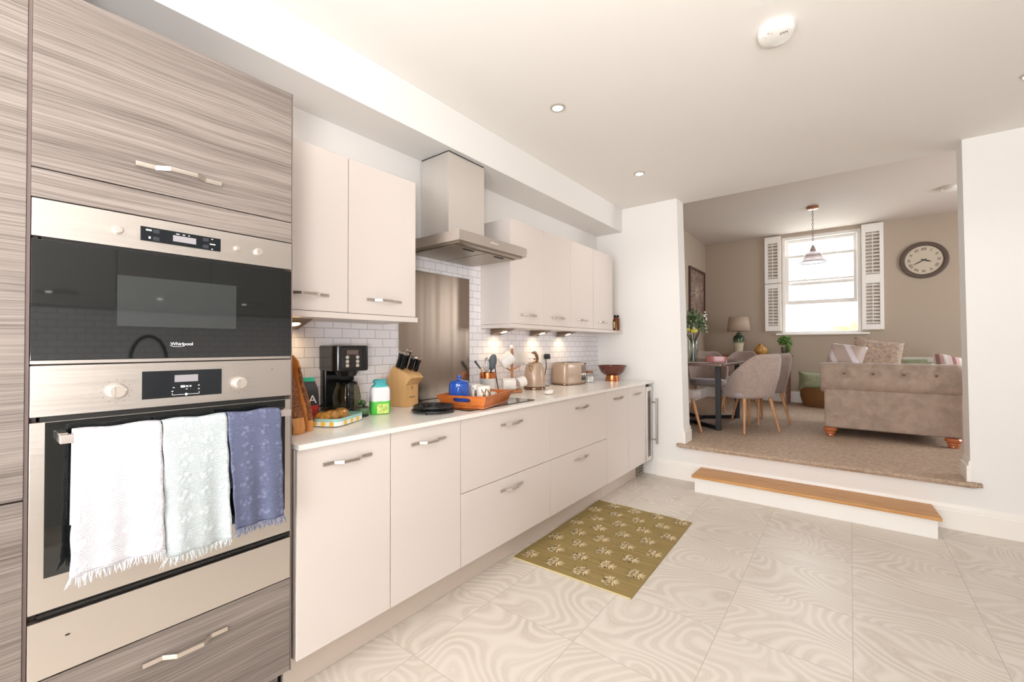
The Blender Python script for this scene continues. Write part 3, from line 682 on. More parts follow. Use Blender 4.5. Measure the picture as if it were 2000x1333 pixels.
pts = [rugp(u, 0, .003) for u in (0, .25, .5, .75, 1)]
MB().tube(pts, .0028, 8).build('near_binding', mk('pale_binding', (206, 190, 140), .9), t)

# ------------------------------------------------------------------ things on the worktop
WT = .8897
def loc3(c, a):   # local frame -> world for a thing at c turned by a
    M = rz(a); c = Vector(c); return lambda p: c+M @ Vector(p)
class LB(MB):
    """mesh builder whose shapes are given in a local frame (origin c, turned by a)"""
    def __init__(s, c, a=0, M=None): super().__init__(); s.c = Vector(c); s.R = M or rz(a)
    def build(s, *k, **kw):
        bmesh.ops.transform(s.bm, verts=s.bm.verts, matrix=Matrix.Translation(s.c) @ s.R.to_4x4()); return super().build(*k, **kw)
# chopping boards leaning on the tower
def bark_mat():
    t = NT('live_edge_bark'); c = t.coord(); n = t.noise(c, 45, 6, .7, 1.5); z = t.n('ShaderNodeSeparateXYZ'); t.l(c, z.inputs[0])
    t.base(t.ramp(n, [(.3, (70, 38, 20)), (.5, (128, 76, 42)), (.7, (176, 118, 72))])); t.set(Roughness=.8); t.bump(n, 1, .006); return t.m
BARK = bark_mat(); BOARD = wood('olive_board_wood', (176, 106, 48), (224, 164, 96), 'z', .4)
def board(label, x0, x1, yb, yt, H, th, seed):
    t = thing('chopping_board', label, 'chopping board', ((x0+x1)/2, yb, WT), 'live-edge chopping boards leaning on the oven tower')
    rnd = random.Random(seed); rows = []; rb = []
    n = 26
    for i in range(n+1):
        u = i/n; z = WT+.0005+H*u; y = yb+(yt-yb)*u
        w = 1-.55*max(0, (u-.86)/.14)**2; j = rnd.uniform(-.003, .003)+.006*math.sin(u*9+seed)
        xf = x1+j-(1-w)*.06-(.012*(.12-u)/.12 if u < .12 else 0); tt = th*(1-.6*max(0, (u-.45)/.55))
        rows.append([Vector((x0, y, z)), Vector((xf-.006, y, z)), Vector((xf, y+tt*.3, z)), Vector((xf-.002, y+tt*.7, z)), Vector((xf-.008, y+tt, z)), Vector((x0, y+tt, z))])
    m = MB(); m.rings(rows)
    for f in m.bm.faces:
        c = f.calc_center_median()
        if c.x > x1-.03 and .16 < (c.z-WT)/H < .86 and abs(f.normal.z) < .9: f.material_index = 1
    m.build('slab', [BOARD, BARK], t, ang=50)
board('tall thick live-edge chopping board with bark edge, nearest the camera', -1.96, -1.640, .785, .7065, .415, .046, 1)
board('thinner live-edge chopping board behind the tall one, dark bark foot', -1.93, -1.656, .852, .795, .30, .022, 5)
# coffee bag
t = thing('coffee_bag', 'black coffee bag with red band and white letters behind the boards', 'bag', (-1.90, .965, WT))
LX = LB((-1.90, .965, WT), -.25); R = []
for z, w, d, s in ((0, .04, .028, 0), (.03, .042, .032, 0), (.10, .040, .030, 0), (.145, .038, .022, .0), (.175, .030, .010, -.004), (.195, .024, .005, -.012)):
    R.append([(d+s, -w, z), (d+s, w, z), (-d+s, w, z), (-d+s, -w, z)])
LX.rings([[Vector(p) for p in r] for r in R]); b = LX.build('pouch', mk('black_foil', (24, 22, 24), .3), t, bev=.003)
f = loc3((-1.90, .965, WT), -.25)
LB((-1.90, .965, WT), -.25).box(.0335, .0342, -.036, .036, .015, .075).build('red_band', mk('red_label', (178, 36, 36), .5), t)
LB((-1.90, .965, WT), -.25).box(.000, .004, -.026, .026, .178, .196).build('teal_clip', mk('teal_seal', (40, 190, 150), .4), t)
M = Matrix.Translation(f((.0325, 0, .100))) @ rz(-.25).to_4x4() @ RX((0, 0, 0)); text('lettering', 'FA', .05, WHITEMARK, t, M, .0006)
# bread pack
P = (-1.765, 1.035, WT); a = .50
t = thing('pastry_pack', 'clear plastic pack of pastries with yellow dotted label', 'food pack', P)
tub = []
for z, s in ((0, .9), (.03, .96), (.058, 1.0), (.066, .96)):
    hx, hy = .066*s, .115*s; ring = []
    for k in range(28):
        q = 2*PI*k/28; c, sn = math.cos(q), math.sin(q); ring.append(Vector((hx*math.copysign(abs(c)**.4, c), hy*math.copysign(abs(sn)**.4, sn), z+.0005)))
    tub.append(ring)
LB(P, a).rings(tub).build('tray', glass('clear_wrap', (236, 244, 240), 1.4), t)
band = [[v*1.012+Vector((0, 0, -v.z*.012)) for v in r] for r in [[Vector((v.x, v.y, z)) for v in tub[1]] for z in (.004, .034)]]
l = LB(P, a); l.rings(band, caps=False); lab = l.build('label_band', split_mat('pastry_label', [(0, (244, 244, 240)), (.62, (240, 242, 240)), (.7, (150, 206, 206)), (.95, (170, 216, 212))], 'z', .4, 0, .034), t)
l = LB(P, a)
for k in range(3): l.lathe([(.010, 0), (.010, .001)], (-.04+.038*k, -.1165, .0145), 14, Matrix.Rotation(PI/2, 3, 'X'))
for k in range(3): l.lathe([(.010, 0), (.010, .001)], (.0665, -.06+.05*k, .0145), 14, RXM)
l.build('label_spots', mk('yellow_spot', (240, 196, 70), .5), lab)
for k in range(5):
    l = LB(P, a).ball((-.028+.014*(k % 2), -.078+.036*k, .033), (.036, .017, .024), 14, 9); l.build('pastry', mk('golden_pastry', (214, 142, 62), .6, var=.25, vscale=60), t)
# coffee maker
P = (-1.968, 1.178, WT); a = -.12
t = thing('coffee_maker', 'glossy black filter coffee maker with button panel and glass jug', 'coffee maker', P)
def rr_(x0, x1, y0, y1, r, n=6):
    pts = []
    for cx, cy, q in ((x1-r, y1-r, 0), (x0+r, y1-r, 1), (x0+r, y0+r, 2), (x1-r, y0+r, 3)):
        for k in range(n+1): q2 = PI/2*(q+k/n); pts.append((cx+r*math.cos(q2), cy+r*math.sin(q2)))
    return pts
LB(P, a).prism(rr_(-.100, .105, -.085, .085, .03), 'z', 0.0005, .026).build('base', BLACKPL, t, bev=.003)
LB(P, a).prism(rr_(-.100, -.045, -.08, .08, .015), 'z', .0265, .215).build('water_tank', BLACKPL, t, bev=.002)
h = LB(P, a).prism(rr_(-.100, .100, -.09, .09, .035), 'z', .2155, .338).build('brew_head', BLACKPL, t, bev=.006)
LB(P, a).lathe([(.045, .190), (.056, .214)], (.03, 0, 0), 28).build('filter_basket', BLACKPL, t)
pn = LB(P, a).box(.1002, .1022, -.052, .044, .232, .325).build('control_panel', mk('panel_brown_black', (38, 32, 30), .2), h)
LB(P, a).box(.1024, .103, -.030, .025, .295, .316).build('lcd', mk('brown_lcd', (100, 84, 78), .3), pn)
for yy in (-.028, .022):
    for zz in (.282, .262, .243): LB(P, a).lathe([(.0085, 0), (.0085, .0012), (.0001, .0018)], (.1024, yy, zz), 14, RXM).build('button', mk('silver_button', (206, 200, 190), .3, .5), pn)
j = LB(P, a).lathe([(.052, .028), (.064, .045), (.066, .09), (.058, .13), (.048, .15), (.048, .152), (.0575, .131), (.0645, .09), (.0625, .046), (.050, .0295)], (.035, 0, 0), 36, caps=False).build('glass_jug', glass('jug_glass', (225, 225, 215), 1.5), t)
LB(P, a).lathe([(.050, .1505), (.050, .160), (.03, .168), (.0001, .17)], (.035, 0, 0), 30).build('lid', BLACKPL, j)
LB(P, a).tube([(.080, -.02, .152), (.115, -.03, .150), (.128, -.034, .12), (.122, -.033, .07), (.105, -.028, .045), (.096, -.024, .05)], [.010, .011, .011, .011, .010, .008], 10).build('handle', BLACKPL, j)
MB().tube([(-2.02, 1.13, .97), (-2.045, 1.10, .93), (-2.05, 1.06, .955), (-2.052, 1.0, .99), (-2.053, .95, 1.01)], .0035, 8).build('power_cable', BLACKPL, t)
# small upturned jar, washing bag
P = (-1.838, 1.197, WT)
t = thing('herb_jar', 'small dark jar with green lid between the coffee maker and the green bag', 'jar', P)
MB().lathe([(.028, .0005), (.030, .004), (.030, .045), (.026, .048)], P, 26).build('jar', split_mat('green_label_jar', [(0, (30, 32, 30)), (.25, (36, 38, 34)), (.3, (60, 110, 60)), (.8, (110, 130, 108)), (.9, (30, 32, 30))], 'z', .3, 0, .048), t)
m = MB(); rnd = random.Random(3)
for k in range(9): m.ball(Vector(P)+Vector((rnd.uniform(-.014, .014), rnd.uniform(-.014, .014), .056+rnd.uniform(0, .014))), .011, 8, 6)
m.build('green_top', mk('dark_green_cap', (66, 92, 52), .3, var=.4, vscale=90), t)
P = (-1.845, 1.300, WT); a = -.35
t = thing('detergent_bag', 'soft white and bright green bag with a teal twisted top', 'bag', P)
R = []
for z, w, d, s in ((0.0006, .046, .030, 0), (.02, .050, .036, 0), (.07, .047, .034, 0), (.115, .048, .030, 0), (.132, .042, .022, 0), (.150, .026, .014, .003), (.158, .034, .012, .0), (.170, .030, .008, -.003)):
    R.append([Vector((d*math.copysign(abs(math.cos(q))**.55, math.cos(q))+s+.0015*math.sin(z*300+q*3), w*math.copysign(abs(math.sin(q))**.55, math.sin(q))+.0015*math.sin(z*210+q*5), z)) for q in [2*PI*k/24 for k in range(24)]])
bag = LB(P, a).rings(R).build('bag', split_mat('green_white_bag', [(0, (70, 196, 70)), (.36, (96, 206, 80)), (.39, (238, 240, 244)), (.76, (240, 240, 246)), (.79, (70, 190, 190)), (1, (60, 150, 160))], 'z', .35, 0, .17, .05), t, ang=60)
LB(P, a).box(.0345, .0375, -.024, .034, .004, .052).build('picture_label', mk('lime_label', (206, 236, 130), .45, var=.2, vscale=60), t)
# knife block
P = (-1.965, 1.555, WT); a = .16
t = thing('knife_block', 'light beech knife block holding black-handled knives', 'knife block', P)
poly = [(-.075, .0005), (.045, .0005), (.045, .120), (.082, .160), (.062, .182), (-.052, .222), (-.098, .135)]
bl = LB(P, a).prism(poly, 'y', -.052, .052).build('block', BLOCKW, t, bev=.002)
LB(P, a).box(.0452, .0458, -.006, .004, .095, .113).box(.0452, .0458, -.022, .024, .048, .056).build('stamp', mk('grey_brown_stamp', (150, 124, 92), .6), bl)
kd = Vector((.36, 0, .93)).normalized(); KM = Vector((0, 0, 1)).rotation_difference(kd).to_matrix()
ks = ((-.030, -.034, .098), (-.004, -.030, .100), (-.022, .008, .112), (.012, .018, .082), (.036, .034, .086))
for i, (x, y, L) in enumerate(ks):
    z = .2035-(x-.0)*.35
    kt = thing('kitchen_knife', ['black knife handle at the back left of the knife block', 'black knife handle at the front left of the knife block', 'longest black knife handle, standing tallest in the knife block', 'short black knife handle between the tallest and the rightmost', 'black knife handle at the far right of the knife block'][i], 'knife', loc3(P, a)((x, y, z)), 'black-handled knives in the block')
    base = loc3(P, a)((x, y, z)); RM = rz(a) @ KM
    l = LB(base, 0, RM); l.rings([[Vector((hx*c_, hy*s_, zz)) for c_, s_ in [(math.copysign(abs(math.cos(q))**.6, math.cos(q)), math.copysign(abs(math.sin(q))**.6, math.sin(q))) for q in [2*PI*k/14 for k in range(14)]]] for hx, hy, zz in ((.012, .008, .004), (.0135, .0105, .012), (.0125, .0095, L*.5), (.015, .0115, L-.014))])
    l.build('grip', BLACKPL, kt)
    LB(base, 0, RM).box(-.014, .014, -.011, .011, L-.0138, L+.002).build('end_cap', mk('pale_steel_cap', (226, 220, 210), .25, .9), kt, bev=.003)
    LB(base, 0, RM).box(-.009, .009, -.0015, .0015, -.006, .004).build('blade', CHROME, kt)
# cast iron trivets
P = (-1.672, 1.497, WT)
def trivet(label, z, ang, r):
    t = thing('trivet', label, 'trivet', (P[0], P[1], z), 'round black iron trivets')
    m = MB(); c = Vector((P[0], P[1], z))
    for rad in (r, r*.68, r*.36): m.tube([c+Vector((rad*math.cos(2*PI*k/40), rad*math.sin(2*PI*k/40), .012)) for k in range(40)], .0055, 8, closed=True)
    for k in range(8):
        q = ang+2*PI*k/8; m.tube([c+Vector((r*.1*math.cos(q), r*.1*math.sin(q), .012)), c+Vector((r*math.cos(q), r*math.sin(q), .012))], .0045, 8)
        q2 = q+PI/8; m.ball(c+Vector((r*.84*math.cos(q2), r*.84*math.sin(q2), .012)), (.012, .012, .005), 10, 6)
    m.ball(c+Vector((0, 0, .012)), (.016, .016, .006), 12, 6)
    m.build('grid', BLACKIRON, t)
    for k in range(4):
        q = ang+.4+PI/2*k; MB().cyl(c+Vector((r*.96*math.cos(q), r*.96*math.sin(q), .0002)), c+Vector((r*.96*math.cos(q), r*.96*math.sin(q), .010)), .004, .006, 8).build('foot', BLACKIRON, t)
trivet('round black cast iron trivet lying flat on the worktop, lower of two', WT, .1, .105)
trivet('round black cast iron trivet stacked on top of the other', WT+.0185, .45, .098)
# wooden tray: flared sides, slot handles in the ends
bl_, br_ = Vector((-1.738, 1.618)), Vector((-1.502, 1.690)); fx = (br_-bl_).normalized(); gx = Vector((-fx.y, fx.x)); ta = math.atan2(fx.y, fx.x)
TW, TL = (br_-bl_).length/2, .17
tc = bl_+fx*TW+gx*TL; P = (tc.x, tc.y, .8952); TF = loc3(P, ta)
t = thing('serving_tray', 'flared reddish wooden tray with a slot handle, standing on the hob', 'tray', P)
LB(P, ta).box(-TW, TW, -TL, TL, 0.0003, .009).build('base', TRAYW, t)
H_, FL_ = .058, .024
def slot_wall(m, L0, L1, nsl, place, thick=.010, slot=True):
    """trapezoid wall in (s,h) with optional rounded slot; place(s,h,t) -> point"""
    outer = [(-L0, 0), (L0, 0), (L1, H_), (-L1, H_)]
    if not slot:
        m.hexa([place(*outer[0], 0), place(*outer[1], 0), place(*outer[1], thick), place(*outer[0], thick), place(*outer[3], 0), place(*outer[2], 0), place(*outer[2], thick), place(*outer[3], thick)]); return
    N = 32; inn = []; out = []
    for k in range(N):
        q = 2*PI*k/N; c_, s_ = math.cos(q), math.sin(q)
        inn.append((.052*math.copysign(abs(c_)**.45, c_), .034+.0115*math.copysign(abs(s_)**.8, s_)))
        # matching outline point by direction
        best = None; dx, dy = c_*L0, s_*H_*.5
        tt = 1e9; cx, cy = 0, H_*.5
        for i in range(4):
            (ax, ay), (bx, by) = outer[i], outer[(i+1) % 4]; ex, ey = bx-ax, by-ay; den = dx*ey-dy*ex
            if abs(den) < 1e-12: continue
            u = ((ax-cx)*ey-(ay-cy)*ex)/den; v = ((ax-cx)*dy-(ay-cy)*dx)/den
            if u > 0 and -1e-6 <= v <= 1+1e-6: tt = min(tt, u)
        out.append((cx+dx*tt, cy+dy*tt))
    for idx, sgn in ((0, 4), (1, 4), (2, 4), (3, 4)):   # snap nearest sample to each corner
        kx = min(range(N), key=lambda k: (out[k][0]-outer[idx][0])**2+(out[k][1]-outer[idx][1])**2); out[kx] = outer[idx]
    V = {}
    for nm, ring in (('o', out), ('i', inn)):
        for q in (0, thick): V[nm, q] = [m.bm.verts.new(place(s, h, q)) for s, h in ring]
    for k in range(N):
        k2 = (k+1) % N
        m.bm.faces.new((V['o', 0][k], V['o', 0][k2], V['i', 0][k2], V['i', 0][k])); m.bm.faces.new((V['o', thick][k2], V['o', thick][k], V['i', thick][k], V['i', thick][k2]))
        m.bm.faces.new((V['o', 0][k2], V['o', 0][k], V['o', thick][k], V['o', thick][k2])); m.bm.faces.new((V['i', 0][k], V['i', 0][k2], V['i', thick][k2], V['i', thick][k]))
for s in (-1, 1):
    l = LB(P, ta); slot_wall(l, TW, TW+FL_, 0, lambda u, h, q: Vector((u, s*(TL+FL_*h/H_-q), h+.0095))); l.build('end_wall', TRAYW, t, ang=60)
    l = LB(P, ta); slot_wall(l, TL-.010, TL+FL_-.010, 0, lambda u, h, q: Vector((s*(TW+FL_*h/H_-q), u, h+.0095)), slot=False); l.build('side_wall', TRAYW, t)
TB = P[2]+.0095
# teapot
BLUE = mk('cobalt_blue_glaze', (34, 84, 178), .15, coat=.6)
q = TF((-.060, -.094, 0)); P2 = (q.x, q.y, TB)
t = thing('teapot', 'cobalt blue round teapot with knobbed lid on the wooden tray', 'teapot', P2)
b = MB().lathe([(.050, .0003), (.054, .004), (.0565, .03), (.0565, .110), (.0555, .116), (.050, .119)], P2, 40).build('body', BLUE, t)
l = MB().lathe([(.051, .1195), (.0515, .123), (.048, .1265), (.016, .133), (.008, .136), (.007, .144), (.013, .150), (.012, .158), (.0001, .161)], P2, 36).build('lid', BLUE, t)
sd = Vector((math.cos(-.85), math.sin(-.85), 0)); V0 = Vector(P2)
MB().tube([V0+sd*.048+Vector((0, 0, .045)), V0+sd*.066+Vector((0, 0, .060)), V0+sd*.072+Vector((0, 0, .085)), V0+sd*.074+Vector((0, 0, .103))], [.024, .019, .012, .009], 14).build('spout', BLUE, t)
MB().lathe([(.0065, 0), (.0065, .0006)], V0+sd*.074+Vector((0, 0, .1032)), 12).build('spout_mouth', DARK, t)
MB().tube([V0-sd*.052+Vector((0, 0, .100)), V0-sd*.085+Vector((0, 0, .098)), V0-sd*.094+Vector((0, 0, .065)), V0-sd*.080+Vector((0, 0, .035)), V0-sd*.054+Vector((0, 0, .028))], .007, 10).build('handle', BLUE, t)
# mugs
def mug_mesh(c, M, r, h, t, mat, hang=0.0, name='cup', hdir=0.0):
    pr_ = [(r*.86, .0), (r*.95, .004), (r, .012), (r*1.0, h*.8), (r*1.03, h), (r*.96, h), (r*.93, h*.8), (r*.92, .012), (.0001, .008)]
    b = LB(c, 0, M).lathe(pr_, (0, 0, .0003), 32, caps=True).build(name, mat, t)
    d = Vector((math.cos(hdir), math.sin(hdir), 0)); P_ = [d*(r*.97)+Vector((0, 0, h*.82)), d*(r*1.45)+Vector((0, 0, h*.84)), d*(r*1.68)+Vector((0, 0, h*.58)), d*(r*1.5)+Vector((0, 0, h*.28)), d*(r*.97)+Vector((0, 0, h*.22))]
    LB(c, 0, M).tube(P_, [.005, .0045, .0045, .0045, .005], 10).build('handle', mat, t)
    return b
def hare(c, r, ang, h, t, parent):
    m = MB()
    def pt(s, z): q = ang+s/r; return Vector((c[0]+(r+.0008)*math.cos(q), c[1]+(r+.0008)*math.sin(q), c[2]+z))
    def el(s, z, a, b, tilt):
        pts = []
        for k in range(12):
            q = 2*PI*k/12; u, v = a*math.cos(q), b*math.sin(q); pts.append(pt(s+u*math.cos(tilt)-v*math.sin(tilt), z+u*math.sin(tilt)+v*math.cos(tilt)))
        m.face(pts)
    el(0, .050, .0085, .012, 0); el(-.009, .072, .0042, .016, .5); el(.006, .075, .0042, .017, -.25); el(-.001, .030, .012, .016, .1); el(.004, .018, .006, .014, -.5)
    m.build('hare_print', mk('hare_brown', (132, 104, 66), .5, var=.4, vscale=150), parent)
MUG = mk('cream_printed_mug', (240, 234, 222), .25)
for (u, v), lab, hd in (((-.012, .014), 'cream mug printed with a brown hare, next to the blue teapot', 2.2), ((.070, -.052), 'cream mug printed with a brown hare, right-hand one on the tray', PI+.25)):
    q = TF((u, v, 0)); c = (q.x, q.y, TB)
    t = thing('hare_mug', lab, 'mug', c, 'hare mugs on the tray'); b = mug_mesh(c, Matrix.Identity(3), .040, .098, t, MUG, hdir=hd)
    va = math.atan2(-c[1], -c[0]); hare(c, .040, va+.05, .09, t, b); hare(c, .040, va+.85, .09, t, b)
# utensil crock
P = (-1.965, 2.252, WT)
t = thing('utensil_crock', 'white pot with a copper rim band holding cooking utensils', 'utensil pot', P)
b = MB().lathe([(.048, .0005), (.052, .004), (.054, .112), (.0545, .113), (.0505, .113), (.049, .02), (.0001, .018)], P, 36).build('pot', WHITECER, t)
MB().lathe([(.0548, .1135), (.0552, .114), (.0552, .152), (.0548, .1525), (.0515, .1525), (.0515, .1135)], P, 36, caps=False).build('copper_band', COPPER, t)
SLATE = mk('slate_silicone', (78, 86, 92), .5)
def V(*a): return Vector(P)+Vector(a)
t = thing('spatula', 'slate grey spatula leaning left out of the utensil pot', 'spatula', V(-.01, -.02, .03), 'utensils in the pot')
MB().tube([V(-.005, .015, .03), V(-.02, -.035, .155), V(-.024, -.048, .185)], .005, 8).build('handle', BLOCKW, t)
MB().hexa([V(-.026, -.040, .18), V(-.020, -.058, .175), V(-.018, -.057, .176), V(-.024, -.039, .181), V(-.03, -.092, .238), V(-.026, -.112, .228), V(-.024, -.111, .229), V(-.028, -.091, .239)]).build('blade', SLATE, t, bev=.001)
t = thing('whisk', 'wire balloon whisk standing upright in the utensil pot', 'whisk', V(0, -.005, .03), 'utensils in the pot')
MB().cyl(V(0, .0, .025), V(0, -.012, .15), .006, n=10).build('handle', CHROME, t)
for k in range(5):
    q = PI*k/5; L = []
    for i in range(17):
        u = i/16; s = math.sin(PI*u)**.75; hgt = .15+.105*(1-abs(2*u-1)**1.7); rad = .030*s*(1 if u < .5 else -1) if True else 0
        rad = .030*math.cos(PI*u)*(math.sin(PI*u)**.35 if 0 < u < 1 else 0)
        L.append(V(rad*math.cos(q), -.014+rad*math.sin(q), hgt))
    MB().tube(L, .0011, 5).build('wire_loop', mk('whisk_wire', (150, 152, 156), .3, .9), t)
t = thing('slotted_spoon', 'slate grey oval spoon with dark handle in the utensil pot', 'spoon', V(.01, .02, .03), 'utensils in the pot')
MB().tube([V(.0, .0, .03), V(.012, .022, .17)], .005, 8).build('handle', BLACKPL, t)
Ms = rz(-.863) @ Matrix.Rotation(-.2, 3, 'X'); MB().ball(V(.014, .034, .222), (.006, .029, .058), 18, 12, Ms).build('bowl', SLATE, t)
t = thing('tongs', 'black tongs leaning on the right side of the utensil pot', 'tongs', V(.03, .07, 0), 'utensils in the pot')
MB().tube([V(.03, .088, .001), V(.02, .068, .10), V(.012, .062, .19)], .0035, 8).build('arm', BLACKPL, t); MB().tube([V(.037, .078, .001), V(.024, .066, .10), V(.012, .062, .19)], .003, 8).build('arm', BLACKPL, t)
# mug tree with hanging mugs
P = (-1.935, 2.485, WT)
t = thing('mug_tree', 'wooden mug tree under the first warm lamp', 'mug tree', P)
TREEW = wood('acacia_mug_tree_wood', (150, 92, 52), (196, 134, 84), 'z', .45)
MB().lathe([(.070, .0005), (.075, .005), (.075, .016), (.070, .020)], P, 36).build('base', TREEW, t)
MB().cyl(Vector(P)+Vector((0, 0, .0205)), Vector(P)+Vector((0, 0, .315)), .010, .009, 14).build('pole', TREEW, t)
MB().ball(Vector(P)+Vector((0, 0, .328)), .016, 16, 10).build('knob', WHITECER, t)
for q, z in ((-.9, .27), (2.2, .27), (.6, .16), (-1.9, .15)):
    d = Vector((math.cos(q), math.sin(q), .5)).normalized(); MB().cyl(Vector(P)+Vector((0, 0, z)), Vector(P)+Vector((0, 0, z))+d*.07, .0055, .0045, 10).build('peg', TREEW, t)
def hmug(label, c, tilt_axis, tilt, hd, r=.041, h=.09):
    c = Vector(c); t = thing('white_mug', label, 'mug', c, 'white mugs on the mug tree')
    mug_mesh(c, Matrix.Rotation(tilt, 3, tilt_axis), r, h, t, WHITECER, hdir=hd)
hmug('white mug hanging tilted at the top of the mug tree', (-1.955, 2.385, 1.095), Vector((.6, .8, 0)).cross(Vector((0, 0, 1))), -.95, PI*.5+1.0, .046, .096)
hmug('white mug on the lower left of the mug tree, handle up', (-1.925, 2.36, .957), Vector((.62, .79, 0)).cross(Vector((0, 0, 1))), -PI/2, 2.56)
hmug('white mug at the lower right of the mug tree, mouth towards the kettle', (-1.90, 2.505, .953), Vector((.3, .95, 0)).cross(Vector((0, 0, 1))), -1.3, 2.56, .038, .06)
# kettle
P = (-1.93, 2.762, WT)
t = thing('kettle', 'taupe dome kettle with curved handle, left of the toaster', 'kettle', P)
MB().lathe([(.082, .0005), (.086, .004), (.086, .016), (.080, .020)], P, 40).build('power_base', mk('brown_chrome', (150, 120, 96), .2, 1), t)
b = MB().lathe([(.082, .021), (.084, .03), (.082, .10), (.072, .165), (.060, .192), (.050, .200)], P, 44).build('body', TAUPEMET, t)
MB().lathe([(.049, .2005), (.046, .207), (.02, .214), (.007, .216), (.006, .226), (.012, .232), (.008, .238), (.0001, .239)], P, 32).build('lid', mk('warm_chrome', (214, 186, 156), .15, 1), t)
V0 = Vector(P); sd = Vector((.25, -.97, 0)).normalized()
MB().tube([V0+sd*.062+Vector((0, 0, .150)), V0+sd*.090+Vector((0, 0, .172)), V0+sd*.100+Vector((0, 0, .185))], [.018, .012, .008], 12).build('spout', bpy.data.materials['warm_chrome'], t)
MB().tube([V0-sd*.055+Vector((0, 0, .200)), V0-sd*.066+Vector((0, 0, .232)), V0-sd*.045+Vector((0, 0, .262)), V0-sd*.005+Vector((0, 0, .282)), V0+sd*.045+Vector((0, 0, .280))], [.010, .012, .013, .012, .008], 12).build('handle', mk('dusky_brown_handle', (140, 100, 80), .35), t)
MB().tube([V0-sd*.080+Vector((0, 0, .05)), V0-sd*.088+Vector((0, 0, .11)), V0-sd*.070+Vector((0, 0, .18))], [.012, .014, .009], 10).build('water_gauge', mk('gauge_plastic', (206, 196, 180), .2), t)
for z in (.062, .092): MB().ball(V0-sd*.084+Vector((.03, 0, z-.02)), .012, 12, 8).build('dial', CHROME, t)
# toaster
P = (-1.945, 3.30, WT)
t = thing('toaster', 'taupe four-slice toaster with chrome end, right of the kettle', 'toaster', P)
def rr3(hx, hy, r): return rr_(-hx, hx, -hy, hy, r)
R = [[Vector((x*s, y*s+oy, z)) for x, y in rr3(.088, .140, .045)] for z, s, oy in ((.014, .98, 0), (.03, 1, 0), (.15, 1, 0), (.175, .975, 0), (.188, .92, 0))]
a = -.18
LB(P, a).rings(R).build('body', TAUPEMET, t, ang=60)
LB(P, a).prism(rr3(.092, .148, .045), 'z', .004, .0138).build('base_rim', bpy.data.materials['brown_chrome'], t, bev=.002)
for sx in (-1, 1):
    for sy in (-1, 1): LB(P, a).cyl((sx*.06, sy*.1, .0003), (sx*.06, sy*.1, .004), .01, n=10).build('foot', BLACKPL, t)
LB(P, a).box(-.065, .065, -.115, .110, .1882, .192).build('top_plate', CHROME, t, bev=.001)
for x in (-.045, -.016, .016, .045): LB(P, a).box(x-.006, x+.006, -.10, .095, .1922, .1928).build('slot', DARK, t)
e = LB(P, a).box(-.06, .06, .1405, .148, .03, .17).build('end_panel', CHROME, t, bev=.002)
LB(P, a).box(.0885, .0925, .065, .128, .03, .165).build('control_plate', CHROME, t, bev=.001)
for yy, zz in ((.082, .085), (.108, .085)): LB(P, a).lathe([(.010, 0), (.010, .008), (.0001, .010)], (.0926, yy, zz), 16, RXM).build('dial', mk('dial_steel', (190, 186, 180), .25, 1), t)
LB(P, a).box(.0926, .098, .072, .12, .035, .06).build('crumb_grille', DARK, t)
LB(P, a).box(.02, .05, .1485, .19, .170, .178).build('lever', BLACKPL, t, bev=.002)
MB().tube([(-2.04, 3.086, 1.12), (-2.035, 3.086, 1.05), (-2.03, 3.05, .95), (-2.02, 3.02, .905), (-1.99, 3.0, .8945), (-1.96, 3.02, .8945)], .0035, 8).build('power_cable', BLACKPL, t)
MB().prism([(3.066, 1.112), (3.106, 1.112), (3.108, 1.142), (3.098, 1.156), (3.074, 1.156), (3.064, 1.142)], 'x', -2.0435, -2.004).build('plug', BLACKPL, t, bev=.004)
for y, l in ((2.765, 'white double wall socket on the tiles behind the mug tree'), (3.086, 'white wall socket with a black plug behind the kettle')):
    t = thing('wall_socket', l, 'socket', (-2.06, y, 1.135), 'wall sockets on the tiles'); MB().box(-2.0615, -2.050, y-.073, y+.073, 1.09, 1.18).build('plate', PLASTIC, t, bev=.002)
    for dy in (-.05, -.012): MB().box(-2.0498, -2.046, y+dy-.006, y+dy+.006, 1.150, 1.166).build('switch', PLASTIC, t, bev=.001)
# jar, bowl, sponge, brown jars
P = (-1.90, 3.585, WT)
t = thing('storage_jar', 'short clear jar of white sugar with a copper brown lid', 'jar', P)
MB().lathe([(.044, .0005), (.050, .006), (.050, .070), (.040, .084), (.039, .084), (.048, .069), (.048, .008), (.0001, .004)], P, 32, caps=False).build('jar', GLASS, t)
MB().lathe([(.046, .0045), (.0475, .010), (.0475, .050), (.0001, .055)], P, 28).build('sugar', mk('white_sugar', (238, 230, 222), .9), t)
MB().lathe([(.041, .0845), (.043, .087), (.043, .101), (.040, .103)], P, 28).build('lid', mk('brown_copper_lid', (150, 92, 66), .4, .3), t)
P = (-1.80, 3.875, WT)
t = thing('footed_bowl', 'dark red-brown bowl on a copper foot at the end of the worktop', 'bowl', P)
MB().lathe([(.066, .0005), (.067, .003), (.058, .050), (.058, .052)], P, 40).build('foot', COPPER, t)
MB().lathe([(.050, .0525), (.075, .058), (.108, .085), (.138, .145), (.135, .147), (.105, .092), (.072, .066), (.0001, .060)], P, 48).build('bowl', mk('mahogany_lacquer', (98, 44, 30), .25, coat=.5), t)
m = LB((-1.64, 2.515, WT), .4); m.ball((0, 0, .014), (.032, .048, .0135), 16, 10); m.ball((.01, .02, .02), (.022, .03, .012), 12, 8)
m.build('folded_cloth', mk('white_cloth', (240, 234, 228), .95, bump=.4, bscale=120), label='small crumpled white cloth on the worktop in front of the kettle', cat='cloth')
